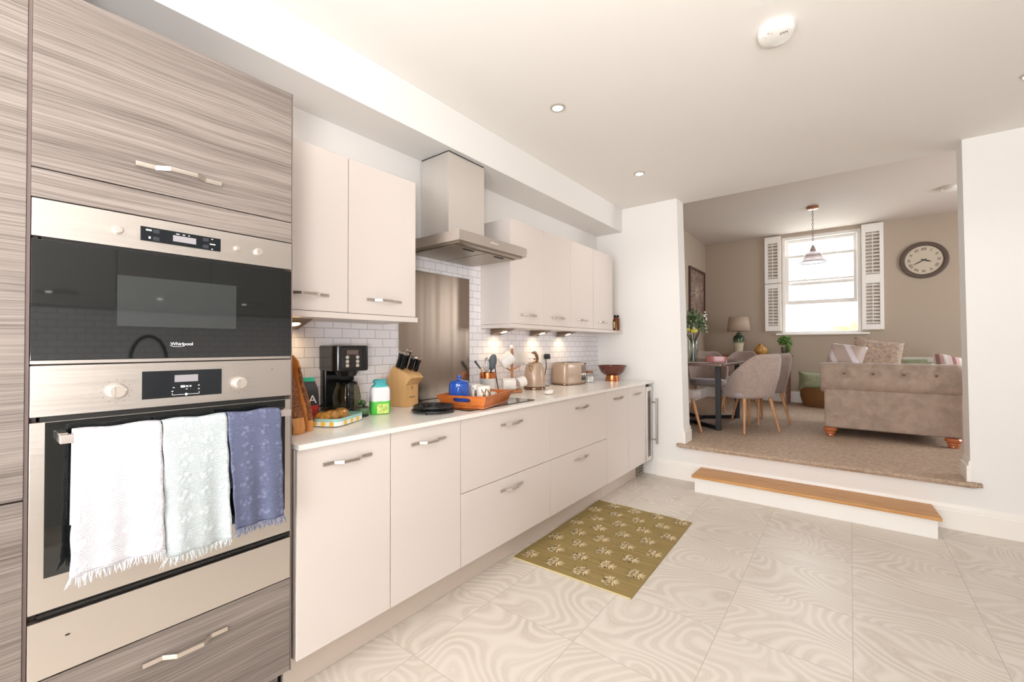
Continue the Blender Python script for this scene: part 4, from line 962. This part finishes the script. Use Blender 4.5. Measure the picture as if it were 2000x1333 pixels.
for (x, y, r, h, l, mm) in ((-1.80, 3.975, .030, .148, 'tall brown glass jar with black lid at the shelf end', mk('amber_glass', (98, 50, 22), .12)), (-1.845, 4.035, .026, .10, 'small jar with yellow label behind the tall brown jar', mk('pale_yellow_label', (220, 204, 140), .5))):
    P = (x, y, 1.3737); t = thing('brown_jar', l, 'jar', P, 'jars on the shelf end')
    MB().lathe([(r*.9, .0004), (r, .004), (r, h*.72), (r*.72, h*.84), (r*.7, h*.86)], P, 28).build('jar', mm, t)
    MB().lathe([(r*.8, h*.865), (r*.84, h*.88), (r*.84, h), (r*.7, h*1.01)], P, 24).build('lid', BLACKPL, t)
P = (-1.80, 3.975, 1.3737); m = MB(); g = [[Vector((P[0]+.0306*math.cos(q), P[1]+.0306*math.sin(q), P[2]+z)) for q in [-2.9+1.3*k/8 for k in range(9)]] for z in (.02, .085)]
m.sheet(g).build('label', bpy.data.materials['pale_yellow_label'], bpy.data.objects['brown_jar'], solid=.0006)

# ------------------------------------------------------------------ cupboards, sink tap and plant on the opposite wall (seen mirrored in the microwave door)
ORD = ['first', 'second', 'third', 'fourth', 'fifth', 'sixth', 'seventh']
GREY = mk('mid_grey_cabinet', (150, 148, 146), .4)
for k in range(7):
    y0 = -1.60+.575*k
    cabinet('wall_cabinet', ORD[k]+' wall cupboard from the garden doors on the right wall, mirrored in the microwave', y0, y0+.5735, 1.50, 2.25, XR-.001, 1.12, [(1.502, 2.248, 1.58)], 'wall cupboards mirrored in the microwave', mat=GREY, s=-1)
for k in range(6):
    y0 = -1.0+.575*k
    cabinet('base_cabinet', ORD[k]+' base cupboard from the garden doors along the right wall', y0, y0+.5735, .12, .868, XR-.001, .875, [(.122, .866, .80)], 'base cupboards on the right wall', mat=GREY, s=-1)
MB().box(.855, XR-.010, -1.0, 2.46, .8685, .8895).build('worktop', QUARTZ, bev=.002, label='white worktop on the unseen right wall of the kitchen', cat='worktop')
MB().box(.92, .94, -1.0, 2.45, .001, .118).build('plinth_board', PLINTH, label='plinth under the cupboards on the unseen right wall', cat='plinth')
S('wall_right_tiles', MB().box(XR-.008, XR-.0005, -1.0, 3.0, .89, 1.499), tiles_mat())
P = (1.25, 1.02, WT)
t = thing('kitchen_tap', 'black arched spring tap mirrored in the microwave glass', 'tap', P)
m = MB(); V0 = Vector(P); m.lathe([(.028, .0005), (.028, .02), (.016, .03)], P, 20)
pts = [V0+Vector((0, 0, .03)), V0+Vector((0, 0, .22))]+[V0+Vector((0, -.11+.11*math.cos(q), .22+.19*math.sin(q))) for q in [PI*k/10 for k in range(1, 11)]]+[V0+Vector((0, -.22, .12))]
m.tube(pts, .013, 10); m.build('spout', BLACKPL, t)
MB().cyl(V0+Vector((0, 0, .14)), V0+Vector((0, -.22, .14)), .005).build('brace', BLACKPL, t)
P = (1.28, .60, WT)
t = thing('potted_herb', 'small leafy plant mirrored beside the tap in the microwave glass', 'plant', P)
MB().lathe([(.04, .0005), (.05, .07), (.045, .07)], P, 20).build('pot', DARK, t)
m = MB(); rnd = random.Random(8)
for k in range(60):
    q = rnd.uniform(0, 2*PI); e = rnd.uniform(.1, 1.3); d = Vector((math.cos(q)*math.cos(e), math.sin(q)*math.cos(e), math.sin(e))); c = Vector(P)+Vector((0, 0, .07))+d*rnd.uniform(.03, .13)
    m.ball(c, (.022, .012, .004), 6, 4, Euler((rnd.random()*3, rnd.random()*3, rnd.random()*6)).to_matrix())
m.build('leaves', GREENLEAF, t)

# ------------------------------------------------------------------ dining furniture
# table
t = thing('dining_table', 'dark wood dining table on black steel legs beside the shell chairs', 'dining table', (-1.45, 5.4, DZ))
TZ = 1.045
MB().prism(rr_(-1.94, -.965, 4.62, 6.30, .05), 'z', TZ-.028, TZ).build('tabletop', TABLEW, t, bev=.006)
for x, y in ((-1.10, 4.955), (-1.10, 5.93), (-1.80, 4.955), (-1.80, 5.93)):
    MB().box(x-.025, x+.025, y-.02, y+.02, DZ+.0005, TZ-.0285).build('leg', BLACKM, t, bev=.002)
m = MB()
for x, y in ((-1.10, 4.955), (-1.10, 5.93), (-1.80, 4.955), (-1.80, 5.93)):
    d = Vector((-1.45+(.02 if x > -1.45 else -.02), 5.44+(.2 if y > 5.44 else -.2), 0)); p0 = Vector((x, y, 0)); L = (d-p0).length; an = math.atan2(d.y-y, d.x-x)
    mid = (p0+d)/2; m.obox((mid.x, mid.y, DZ+.02), (L-.05, .03, .038), rz(an))
m.box(-1.48, -1.42, 5.22, 5.66, DZ+.001, DZ+.039); m.build('floor_stretcher', BLACKM, t)
# shell chair
def make_chair(label):
    t = thing('dining_chair', label, 'chair', (0, 0, 0), 'taupe shell dining chairs'); 
    rows = []; NA, NH = 28, 9
    for i in range(NH+1):
        v = i/NH; row = []
        for j in range(NA+1):
            th = -2.05+4.1*j/NA; at = abs(th)
            top = .81-.375*max(0, min(1, (at-.50)/1.25))**1.12
            z = .358+(top-.358)*v
            hz = (z-.358)/.452
            rx, ry = .215+.03*min(hz*2, 1), .215+.045*min(hz*1.8, 1)
            n_ = 2.6; c_, s_ = math.cos(th), math.sin(th); k = (abs(c_)**n_+abs(s_)**n_)**(-1/n_)
            row.append(Vector((-rx*k*c_-.085*hz**1.3*(1 if at < PI/2 else .2)*max(c_, 0), ry*k*s_, z)))
        rows.append(row)
    MB().sheet(rows).build('backrest_shell', FABRIC, t, solid=.026, sub=1)
    R = []
    for z, s in ((.352, .90), (.360, .97), (.395, 1.0), (.425, .97), (.436, .85)):
        R.append([Vector((x*s+.015, y*s, z)) for x, y in rr_(-.205, .235, -.225, .225, .09, 5)])
    MB().rings(R).build('seat', velvet('grey_seat_fabric', (172, 160, 162), .06, 30), t, ang=70)
    for sx in (-1, 1):
        for sy in (-1, 1): MB().cyl((sx*.215, sy*.205, .0035), (sx*.150, sy*.150, .352), .0105, .019, 14).build('leg', LEGW, t)
    return t
fa = math.atan2(.66, -.75)
chair = make_chair('taupe shell dining chair nearest the step, its back to the kitchen, right of the table')
chair.location = (-.868, 5.165, DZ); chair.rotation_euler = (0, 0, fa)
dup(chair, 'taupe shell dining chair right of the table, partly hidden behind the nearest one', (-.835, 5.80, DZ), fa)
dup(chair, 'shell dining chair at the near end of the table, mostly hidden by the white wall', (-1.493, 4.630, DZ), PI/3)
dup(chair, 'shell dining chair at the far end of the table, seat facing the kitchen', (-1.56, 6.42, DZ), -PI/2+.25)
dup(chair, 'shell dining chair in the far corner behind the table', (-1.31, 7.0, DZ), -PI/2-.2)
# things on the table
P = (-1.335, 4.90, TZ)
t = thing('flower_vase', 'clear glass vase of greenery and yellow flowers on the dining table', 'vase', P)
MB().lathe([(.045, .0005), (.050, .003), (.052, .23), (.049, .23), (.047, .012), (.0001, .009)], P, 32, caps=False).build('vase', glass('vase_glass', (240, 244, 242), 1.5), t)
rnd = random.Random(11); m = MB()
V0 = Vector(P)
tips = []
for k in range(11):
    q = 2*PI*k/11; tip = V0+Vector((.07*math.cos(q), .07*math.sin(q), .33+.04*math.sin(k*2.1))); tips.append(tip); m.tube([V0+Vector((-.03*math.cos(q), -.03*math.sin(q), .012)), V0+Vector((.01*math.cos(q), .01*math.sin(q), .2)), tip], .004, 6)
m.build('stems', mk('dark_green_stem', (54, 62, 48), .6), t)
m = MB(); m2 = MB()
for k in range(460):
    q = rnd.uniform(0, 2*PI); e = rnd.uniform(-.4, 1.45); rr0 = rnd.uniform(.06, .15)
    c = V0+Vector((rr0*math.cos(q)*math.cos(e), rr0*math.sin(q)*math.cos(e), .385+rr0*1.25*math.sin(e)))
    (m if k % 2 else m2).ball(c, (rnd.uniform(.014, .024), .009, .0025), 6, 4, Euler((rnd.random()*3, rnd.random()*3, rnd.random()*6)).to_matrix())
m.build('dark_leaves', mk('bouquet_green', (66, 92, 52), .6, var=.3, vscale=30), t); m2.build('pale_leaves', PALELEAF, t)
FLOW = mk('yellow_flower', (222, 208, 96), .7, var=.2, vscale=60)
for dx, dy, dz in ((-.028, -.12, .345), (.040, -.105, .335), (-.095, -.08, .33)):
    c = V0+Vector((dx, dy, dz)); m = MB()
    for k in range(14):
        q = 2*PI*k/14; m.ball(c+Vector((.018*math.cos(q), .018*math.sin(q), .008*math.sin(k*2.4))), (.016, .011, .018), 7, 5, Euler((0, 0, q)).to_matrix())
    m.ball(c, .024, 10, 7); m.build('flower', FLOW, t)
for k in range(14):
    q = rnd.uniform(-1.4, .9); c = V0+Vector((.13*math.cos(q), .13*math.sin(q), .33+rnd.uniform(0, .22))); MB().ball(c, .009, 8, 6).build('white_bud', WHITECER, t)
m = LB((-1.15, 5.12, TZ), .1); m.prism(rr_(-.10, .10, -.07, .07, .02), 'z', .0005, .060)
R0 = m.build('coral_box', glass('coral_glass', (226, 150, 144), 1.3, .5), label='translucent coral pink box on the dining table', cat='box')
m = LB((-1.15, 5.12, TZ), .1).prism(rr_(-.09, .09, -.06, .06, .018), 'z', .004, .05); m.build('inner_liner', mk('coral_plastic', (206, 124, 116), .4), R0)
MB().box(-1.42, -1.15, 4.70, 4.90, TZ+.0004, TZ+.0035).build('placemat', mk('pale_grey_mat', (204, 196, 194), .5), bev=.001, label='pale placemat at the near end of the dining table', cat='placemat')
MB().box(-1.22, -1.02, 5.45, 5.80, TZ+.0004, TZ+.0035).build('placemat', mk('slate_mat', (120, 112, 116), .4), bev=.001, label='darker placemat beside the second shell chair', cat='placemat')
# console table with lamp, jug and plant
t = thing('console_table', 'brown wooden console table against the dining room wall', 'console table', (-1.18, 7.88, DZ))
MB().box(-1.72, -.70, 7.66, 8.10, 1.045, 1.07).build('tabletop', CONSW, t, bev=.003)
MB().box(-1.69, -.73, 7.69, 8.08, .945, 1.0445).build('apron', CONSW, t)
for a_, b_ in ((-1.67, -1.22), (-1.20, -.75)):
    d = MB().box(a_, b_, 7.678, 7.6895, .955, 1.035).build('drawer', CONSW, t, bev=.002); MB().ball(((a_+b_)/2, 7.667, .995), .010, 10, 8).build('knob', BLACKM, d)
for x in (-1.665, -.755):
    for y in (7.71, 8.055): MB().rings([[Vector((x+dx*s, y+dy*s, z)) for dx, dy in ((-.022, -.022), (.022, -.022), (.022, .022), (-.022, .022))] for z, s in ((DZ+.0006, .65), (.9445, 1))]).build('leg', CONSW, t)
P = (-1.43, 7.86, 1.0705)
t = thing('table_lamp', 'table lamp with taupe shade and green-topped cream ceramic base', 'table lamp', P)
MB().lathe([(.050, .0003), (.054, .004), (.066, .13), (.078, .20), (.083, .255), (.078, .29), (.058, .315), (.034, .325), (.032, .352), (.036, .358)], P, 40).build('base', split_mat('green_cream_glaze', [(0, (206, 196, 172)), (.50, (208, 198, 176)), (.60, (96, 110, 80)), (.72, (40, 62, 44)), (1, (46, 66, 50))], 'z', .15, 0, .36, .06), t)
MB().cyl(Vector(P)+Vector((0, 0, .3585)), Vector(P)+Vector((0, 0, .50)), .006).build('stem', BLACKM, t)
MB().lathe([(.170, .388), (.143, .618)], P, 44, caps=False).build('lamp_shade', mk('taupe_linen_shade', (176, 156, 140), .9, bump=.15, bscale=300), t, solid=.003)
P = (-1.115, 7.86, 1.0705)
t = thing('ochre_jug', 'small round ochre jug in the middle of the console table', 'jug', P)
MB().lathe([(.045, .0004), (.075, .025), (.095, .07), (.088, .105), (.055, .13), (.030, .142), (.028, .165), (.036, .178), (.031, .178), (.024, .16), (.024, .145)], P, 36, caps=False).build('body', mk('ochre_glaze', (196, 146, 76), .3, var=.15, vscale=20), t)
MB().tube([Vector(P)+Vector((-.028, 0, .165)), Vector(P)+Vector((-.055, 0, .160)), Vector(P)+Vector((-.060, 0, .125))], .006, 8).build('handle', bpy.data.materials['ochre_glaze'], t)
P = (-.79, 7.85, 1.0705)
t = thing('potted_plant', 'small bushy green plant in a grey pot at the console end', 'plant', P)
MB().lathe([(.040, .0004), (.052, .10), (.054, .13), (.046, .13), (.044, .10)], P, 28).build('pot', mk('grey_ceramic_pot', (104, 98, 94), .5), t)
m = MB(); rnd = random.Random(5)
for k in range(190):
    q = rnd.uniform(0, 2*PI); e = rnd.uniform(-.5, 1.4); r0 = rnd.uniform(.03, .10); c = Vector(P)+Vector((r0*math.cos(q)*math.cos(e), r0*math.sin(q)*math.cos(e), .20+r0*1.1*math.sin(e)))
    m.ball(c, (.018, .012, .003), 6, 4, Euler((rnd.random()*3, rnd.random()*3, rnd.random()*6)).to_matrix())
for k in range(40):
    c = Vector(P)+Vector((rnd.uniform(.02, .07), -.05+rnd.uniform(-.02, .02), rnd.uniform(.05, .18))); m.ball(c, (.018, .012, .003), 6, 4, Euler((rnd.random()*3, rnd.random()*3, rnd.random()*6)).to_matrix())
m.build('foliage', mk('bright_leaf', (86, 122, 48), .6, var=.4, vscale=40), t)
# basket with green cushion
P = (-.36, 7.80, DZ)
t = thing('wicker_basket', 'round brown wicker basket on the carpet behind the sofa', 'basket', P)
tw = NT('wicker_weave'); c = tw.coord(); sp = tw.n('ShaderNodeSeparateXYZ'); tw.l(c, sp.inputs[0])
an = tw.math('ARCTAN2', sp.outputs[1], sp.outputs[0]); wv = tw.math('MULTIPLY', tw.math('SINE', tw.math('MULTIPLY', sp.outputs[2], 260)), tw.math('SINE', tw.math('MULTIPLY', an, 34)))
tw.base(tw.ramp(tw.math('MULTIPLY_ADD', wv, .5, .5), [(.1, (92, 58, 28)), (.9, (170, 118, 66))])); tw.set(Roughness=.7); tw.bump(wv, .8, .006)
MB().lathe([(.185, .0006), (.20, .02), (.235, .15), (.235, .27), (.24, .28), (.22, .28), (.215, .15), (.18, .02), (.0001, .015)], P, 44).build('basket', tw.m, t)
def pillow(name, label, cat, c, w, h, th, M, mat, group=None, n=18, pinch=.06, rough=0, seed=0):
    m = MB(); rnd = random.Random(seed); G_ = {}
    for sgn in (1, -1):
        g = []
        for i in range(n+1):
            row = []
            for j in range(n+1):
                u, v = -1+2*i/n, -1+2*j/n
                uu = u*(1-pinch*(1-v*v)*1.0); vv = v*(1-pinch*(1-u*u)*1.0)
                z = th/2*((1-u**4)*(1-v**4))**.5
                row.append(Vector((uu*w/2, vv*h/2, sgn*z+(rnd.uniform(-rough, rough) if abs(u) < 1 and abs(v) < 1 else 0))))
            g.append(row)
        m.sheet(g)
    bmesh.ops.transform(m.bm, verts=m.bm.verts, matrix=Matrix.Translation(Vector(c)) @ M.to_4x4())
    return m.build(name, mat, label=label, cat=cat, group=group, ang=75)
SAGE = velvet('sage_green_velvet', (134, 140, 108), .12, 14)
E3 = lambda x, y, z: Euler((x, y, z)).to_matrix()
pillow('cushion', 'sage green cushion stuffed into the wicker basket', 'cushion', (-.36, 7.78, .685), .52, .27, .26, E3(PI/2-.1, .06, .2), SAGE, 'loose cushions')
# sofa seen from behind
SX0, SX1, SY = -.205, .765, 5.31
t = thing('sofa', 'brown button-back rolled-arm sofa seen from behind', 'sofa', (.28, 5.8, DZ))
MB().box(SX0, SX1, SY, 6.22, DZ+.085, .80).build('base', SOFA, t, bev=.02, seg=3)
def roll(x0, x1, cy, cz, ry, rz_, n, btn, axis='x', jig=.004):
    R = []
    for i in range(n+1):
        u = i/n; x = x0+(x1-x0)*u; e = 1-.10*max(0, abs(2*u-1)-.94)/.06
        ring = []
        for k in range(30):
            q = 2*PI*k/30; dd = 0
            for bx, bq in btn:
                dq = (q-bq+PI) % (2*PI)-PI; dx = (x-bx); dd += .034*math.exp(-(dx*dx)/.0011-(dq*dq)/.06)+.008*math.exp(-(dx*dx)/.0003)*(1 if abs(dq) < 1.3 else 0)
            ra = 1+.012*math.sin(x*23+q*2)
            c_, s_ = math.cos(q), math.sin(q)
            py, pz = cy-(ry*ra*e-dd)*c_, cz+(rz_*ra*e-dd*.6)*math.copysign(abs(s_)**.85, s_)
            ring.append(Vector((x, py, pz)) if axis == 'x' else Vector((py, x, pz)))
        R.append(ring)
    return R
bt = [(SX0+.16+k*.215, .35) for k in range(4)]
MB().rings(roll(SX0-.03, SX1+.005, SY+.085, .905, .125, .150, 90, bt)).build('back_roll', SOFA, t, ang=80)
for bx, bq in bt: MB().ball((bx, SY+.085-.096*math.cos(bq), .905+.118*math.sin(bq)**.85), (.012, .008, .012), 12, 8).build('button', mk('brown_button', (120, 94, 78), .7), t)
MB().box(SX0+.02, SX1-.02, SY+.18, SY+.29, .70, 1.0).build('inner_back', SOFA, t, bev=.04, seg=4)
for x0, s in ((SX0+.06, 1), (SX1-.06, -1)):
    MB().rings(roll(SY+.22, 6.24, x0, .915, .105, .125, 20, [], 'y')).build('arm_roll', SOFA, t, ang=80)
MB().box(SX0+.17, SX1-.17, SY+.30, 6.20, .801, .88).build('seat_cushion', SOFA, t, bev=.03, seg=4)
FOOT = mk('polished_copper_wood', (190, 108, 62), .25, coat=.5)
for x in (SX0+.045, SX1-.06):
    for y in (SY+.03, 6.14): MB().lathe([(.030, .0005), (.036, .008), (.034, .022), (.044, .032), (.040, .044), (.055, .056), (.058, .070), (.048, .0845)], (x, y, DZ), 30).build('foot', FOOT, t)
ST = NT('striped_silver_cushion'); c = ST.coord(); sp = ST.n('ShaderNodeSeparateXYZ'); ST.l(c, sp.inputs[0]); f = ST.math('FRACT', ST.math('MULTIPLY', ST.math('ADD', sp.outputs[0], ST.math('MULTIPLY', sp.outputs[2], .4)), 6))
ST.base(ST.ramp(f, [(0, (182, 164, 156)), (.62, (176, 158, 150)), (.7, (220, 212, 216)), (.9, (214, 206, 212)), (.97, (182, 164, 156))])); ST.set(Roughness=.5)
G = 'loose cushions'
pillow('cushion', 'pale silver striped cushion at the left end of the sofa', 'cushion', (-.03, 5.67, 1.10), .32, .28, .20, E3(PI/2-.35, .12, -.4), ST.m, G)
c1 = pillow('cushion', 'ruffled taupe cushion with fringed edge in the middle of the sofa', 'cushion', (.215, 5.74, 1.09), .40, .40, .14, E3(PI/2-.3, .15, .1), velvet('ruffled_taupe_cloth', (172, 150, 134), .2, 40), G, rough=.004, seed=2)
m = MB(); rnd = random.Random(6); M = E3(PI/2-.3, .15, .1)
for k in range(120):
    s_ = k/30; side = int(s_); u = -1+2*(s_-side)
    p, d = [((u, 1), (0, 1)), ((1, u), (1, 0)), ((u, -1), (0, -1)), ((-1, u), (-1, 0))][side]
    pp = Vector((p[0]*.20*(1-.06*(1-p[1]**2)), p[1]*.20*(1-.06*(1-p[0]**2)), 0)); q = pp+Vector((d[0]*.022+rnd.gauss(0, .006), d[1]*.022+rnd.gauss(0, .006), rnd.gauss(0, .006)))
    m.tube([Vector((.215, 5.74, 1.09))+M @ pp, Vector((.215, 5.74, 1.09))+M @ q], [.004, .001], 4)
o = m.build('fringe', bpy.data.materials['ruffled_taupe_cloth'], c1); o['kind'] = 'stuff'
pillow('cushion', 'pink and white striped cushion at the right end of the sofa', 'cushion', (.86, 5.95, .962), .46, .34, .16, E3(PI/2-.9, .35, .3), banded('pink_stripe', [(150, 108, 106), (206, 176, 174), (226, 220, 220), (206, 190, 188)], 'x', 9), G)
# green armchair beyond
t = thing('armchair', 'sage green rolled armchair beyond the brown sofa', 'armchair', (.72, 7.1, DZ))
MB().box(.42, 1.02, 6.72, 7.40, DZ+.10, .80).build('base', SAGE, t, bev=.03, seg=3)
MB().tube([(.46, 6.79, .985), (.69, 6.79, .985)], .085, 26).build('arm_roll', SAGE, t); MB().tube([(.46, 7.02, .955), (.80, 7.02, .955)], .08, 26).build('arm_roll', SAGE, t)
MB().box(.44, .78, 6.74, 7.10, .79, .95).build('arm_panel', SAGE, t, bev=.02, seg=3)
for x in (.48, .96):
    for y in (6.78, 7.34): MB().cyl((x, y, DZ+.0005), (x, y, DZ+.10), .02, .03).build('foot', LEGW, t)
# radiator, side table and vase at the right edge
t = thing('radiator', 'white panel radiator on the dining room back wall', 'radiator', (1.0, 8.06, .5))
m = MB(); pts = []
x = .42
m.box(.42, 1.75, 8.055, 8.10, .52, 1.05); m.build('panel', TRIM, t, bev=.004)
m = MB()
for k in range(44): m.box(.435+k*.030, .447+k*.030, 8.048, 8.0545, .545, 1.03)
o = m.build('fluting', TRIM, t); o['kind'] = 'stuff'
MB().box(.42, 1.75, 8.05, 8.12, 1.0505, 1.063).build('top_grille', TRIM, t)
MB().box(.60, .64, 8.10, DB-.002, .6, .95).box(1.52, 1.56, 8.10, DB-.002, .6, .95).build('bracket', TRIM, t)
t = thing('side_table', 'small dark side table beside the right jamb, mostly hidden', 'side table', (1.26, 7.78, DZ))
MB().lathe([(.20, .69), (.205, .70), (.205, .715), (.20, .72)], (1.26, 7.78, DZ), 32).build('tabletop', CONSW, t)
for k in range(3): q = 2*PI*k/3; MB().cyl((1.26+.15*math.cos(q), 7.78+.15*math.sin(q), DZ+.0005), (1.26+.08*math.cos(q), 7.78+.08*math.sin(q), DZ+.69), .012, .016).build('leg', CONSW, t)
MB().lathe([(.05, .001), (.06, .01), (.10, .08), (.105, .13), (.075, .18), (.05, .20)], (1.205, 7.70, DZ+.7205), 28).build('dark_vase', mk('dark_olive_vase', (70, 58, 42), .4), label='rounded dark vase just showing at the right jamb', cat='vase')
# shutters
def shutter(label, x0, x1, z0, z1, splits, yoff=0.0):
    t = thing('window_shutter', label, 'shutter', ((x0+x1)/2, DB-.03, z0), 'white louvred shutters')
    y0, y1 = DB-.045+yoff, DB-.012+yoff; sw = .045
    m = MB().box(x0, x0+sw, y0, y1, z0, z1).box(x1-sw, x1, y0, y1, z0, z1)
    for a, b in splits[1]: m.box(x0+sw, x1-sw, y0, y1, a, b)
    m.build('frame', TRIM, t, bev=.002)
    for (a, b) in splits[0]:
        n = int((b-a)/.048); m = MB()
        for k in range(n):
            z = a+(k+.5)*(b-a)/n; m.obox(((x0+x1)/2, (y0+y1)/2, z), (x1-x0-2*sw, .040, .007), Matrix.Rotation(.75, 3, 'X'))
        m.build('louvres', TRIM, t); MB().box((x0+x1)/2-.004, (x0+x1)/2+.004, y0-.014, y0-.006, a+.01, b-.01).build('tilt_rod', TRIM, t)
shutter('upper white louvred shutter panel left of the window', -1.085, -.86, 2.225, 2.975, ([(2.30, 2.87)], [(2.225, 2.30), (2.87, 2.975)]))
shutter('lower white louvred shutter panel left of the window', -1.085, -.86, 1.455, 2.215, ([(1.54, 2.14)], [(1.455, 1.54), (2.14, 2.215)]))
shutter('tall white louvred shutter right of the window with a middle rail', .145, .39, 1.45, 2.98, ([(1.53, 2.12), (2.25, 2.86)], [(1.45, 1.53), (2.12, 2.25), (2.86, 2.98)]))
# clock
P = Vector((.807, DB, 2.39)); RYM = Matrix.Rotation(PI/2, 3, 'X')
t = thing('wall_clock', 'large round clock with brown rim and Roman numerals on the dining room wall', 'clock', (P.x, P.y-.01, P.z))
MB().lathe([(.247, .002), (.250, .010), (.246, .028), (.225, .034), (.200, .028), (.194, .016)], P, 64, RYM, caps=False).build('rim', mk('brown_grey_rim', (84, 68, 58), .5), t)
MB().lathe([(.1935, .003), (.1935, .015), (.0001, .0155)], P, 56, RYM).build('dial', mk('cream_dial', (196, 184, 166), .6), t)
INK = mk('dark_numeral', (74, 62, 52), .6)
for k, s_ in enumerate(['XII', 'I', 'II', 'III', 'IIII', 'V', 'VI', 'VII', 'VIII', 'IX', 'X', 'XI']):
    q = 2*PI*k/12; text('numeral', s_, .048, INK, t, Matrix.Translation((P.x+.148*math.sin(q), P.y-.0175, P.z+.148*math.cos(q))) @ Matrix(((1, 0, 0), (0, 0, -1), (0, 1, 0))).to_4x4() @ Matrix.Rotation(-q, 4, 'Z'))
for L, q, w_ in ((.088, math.radians(110), .006), (.138, math.radians(240), .004)):
    m = LB((P.x, P.y-.021, P.z), 0, Matrix.Rotation(q, 3, 'Y')); m.prism([(-w_, -.03), (w_, -.03), (w_*1.4, L*.5), (0, L), (-w_*1.4, L*.5)], 'y', 0, .002); m.build('hand', DARK, t)
# picture
t = thing('framed_picture', 'tall framed seed-head picture on the left dining room wall', 'picture', (DL, 7.56, 2.1))
py0, py1, pz0, pz1 = 7.10, 8.0, 1.60, 2.485
m = MB().box(DL+.001, DL+.03, py0, py0+.035, pz0, pz1).box(DL+.001, DL+.03, py1-.035, py1, pz0, pz1).box(DL+.001, DL+.03, py0+.035, py1-.035, pz0, pz0+.035).box(DL+.001, DL+.03, py0+.035, py1-.035, pz1-.035, pz1)
m.build('frame', mk('dark_brown_frame', (76, 52, 42), .5), t)
cv = MB().box(DL+.001, DL+.014, py0+.035, py1-.035, pz0+.035, pz1-.035).build('canvas', mk('mauve_brown_canvas', (128, 104, 94), .9, var=.2, vscale=6), t)
m = MB(); rnd = random.Random(9)
for k in range(70):
    q = 2*PI*k/70+rnd.uniform(-.04, .04); L = rnd.uniform(.24, .36); c = Vector((DL+.0155, 7.54, 2.10)); d = Vector((0, math.cos(q), math.sin(q))); n_ = Vector((0, -math.sin(q), math.cos(q)))
    m.face([c+d*.03-n_*.002, c+d*L-n_*.002, c+d*L+n_*.002, c+d*.03+n_*.002])
    for s_ in (-.5, -.2, .2, .5): e_ = c+d*L; d2 = (d+n_*s_).normalized(); m.face([e_, e_+d2*.05-n_*.003, e_+d2*.055, e_+d2*.05+n_*.003])
m.build('seed_head', mk('pale_seed_paint', (206, 188, 172), .8), cv)
# pendant lamp
P = Vector((-.362, 6.73, DC))
t = thing('pendant_light', 'clear glass bell pendant on a chain from a copper ceiling rose', 'pendant light', P)
MB().lathe([(.062, -.0003), (.065, -.006), (.062, -.030), (.050, -.036), (.0001, -.037)], P, 32).build('ceiling_rose', mk('aged_copper', (160, 110, 84), .4, .6), t)
m = MB()
for k in range(15):
    z = -.045-k*.031; R9 = Matrix.Rotation(PI/2 if k % 2 else 0, 3, 'Z')
    m.tube([P+R9 @ Vector((.009*math.cos(q), 0, .020*math.sin(q)))+Vector((0, 0, z)) for q in [2*PI*i/12 for i in range(12)]], .0025, 6, closed=True)
m.build('chain', mk('grey_chain', (120, 108, 100), .4, .7), t)
MB().lathe([(.012, -.495), (.016, -.51), (.030, -.545), (.034, -.565), (.030, -.57)], P, 24).build('lamp_cap', mk('pewter_cap', (186, 172, 166), .35, .6), t)
MB().lathe([(.034, -.571), (.075, -.595), (.095, -.63), (.108, -.675), (.146, -.712)], P, 44, caps=False).build('glass_shade', glass('smoky_shade_glass', (240, 236, 236), 1.3, .22), t, solid=.003)
MB().tube([P+Vector((.147*math.cos(q), .147*math.sin(q), -.713)) for q in [2*PI*i/44 for i in range(44)]], .0035, 8, closed=True).build('rim', mk('dark_shade_rim', (96, 92, 92), .3, .5), t)
MB().ball(P+Vector((0, 0, -.63)), (.028, .028, .038), 16, 10).build('bulb', glass('bulb_glass', (250, 250, 250), 1.5), t)
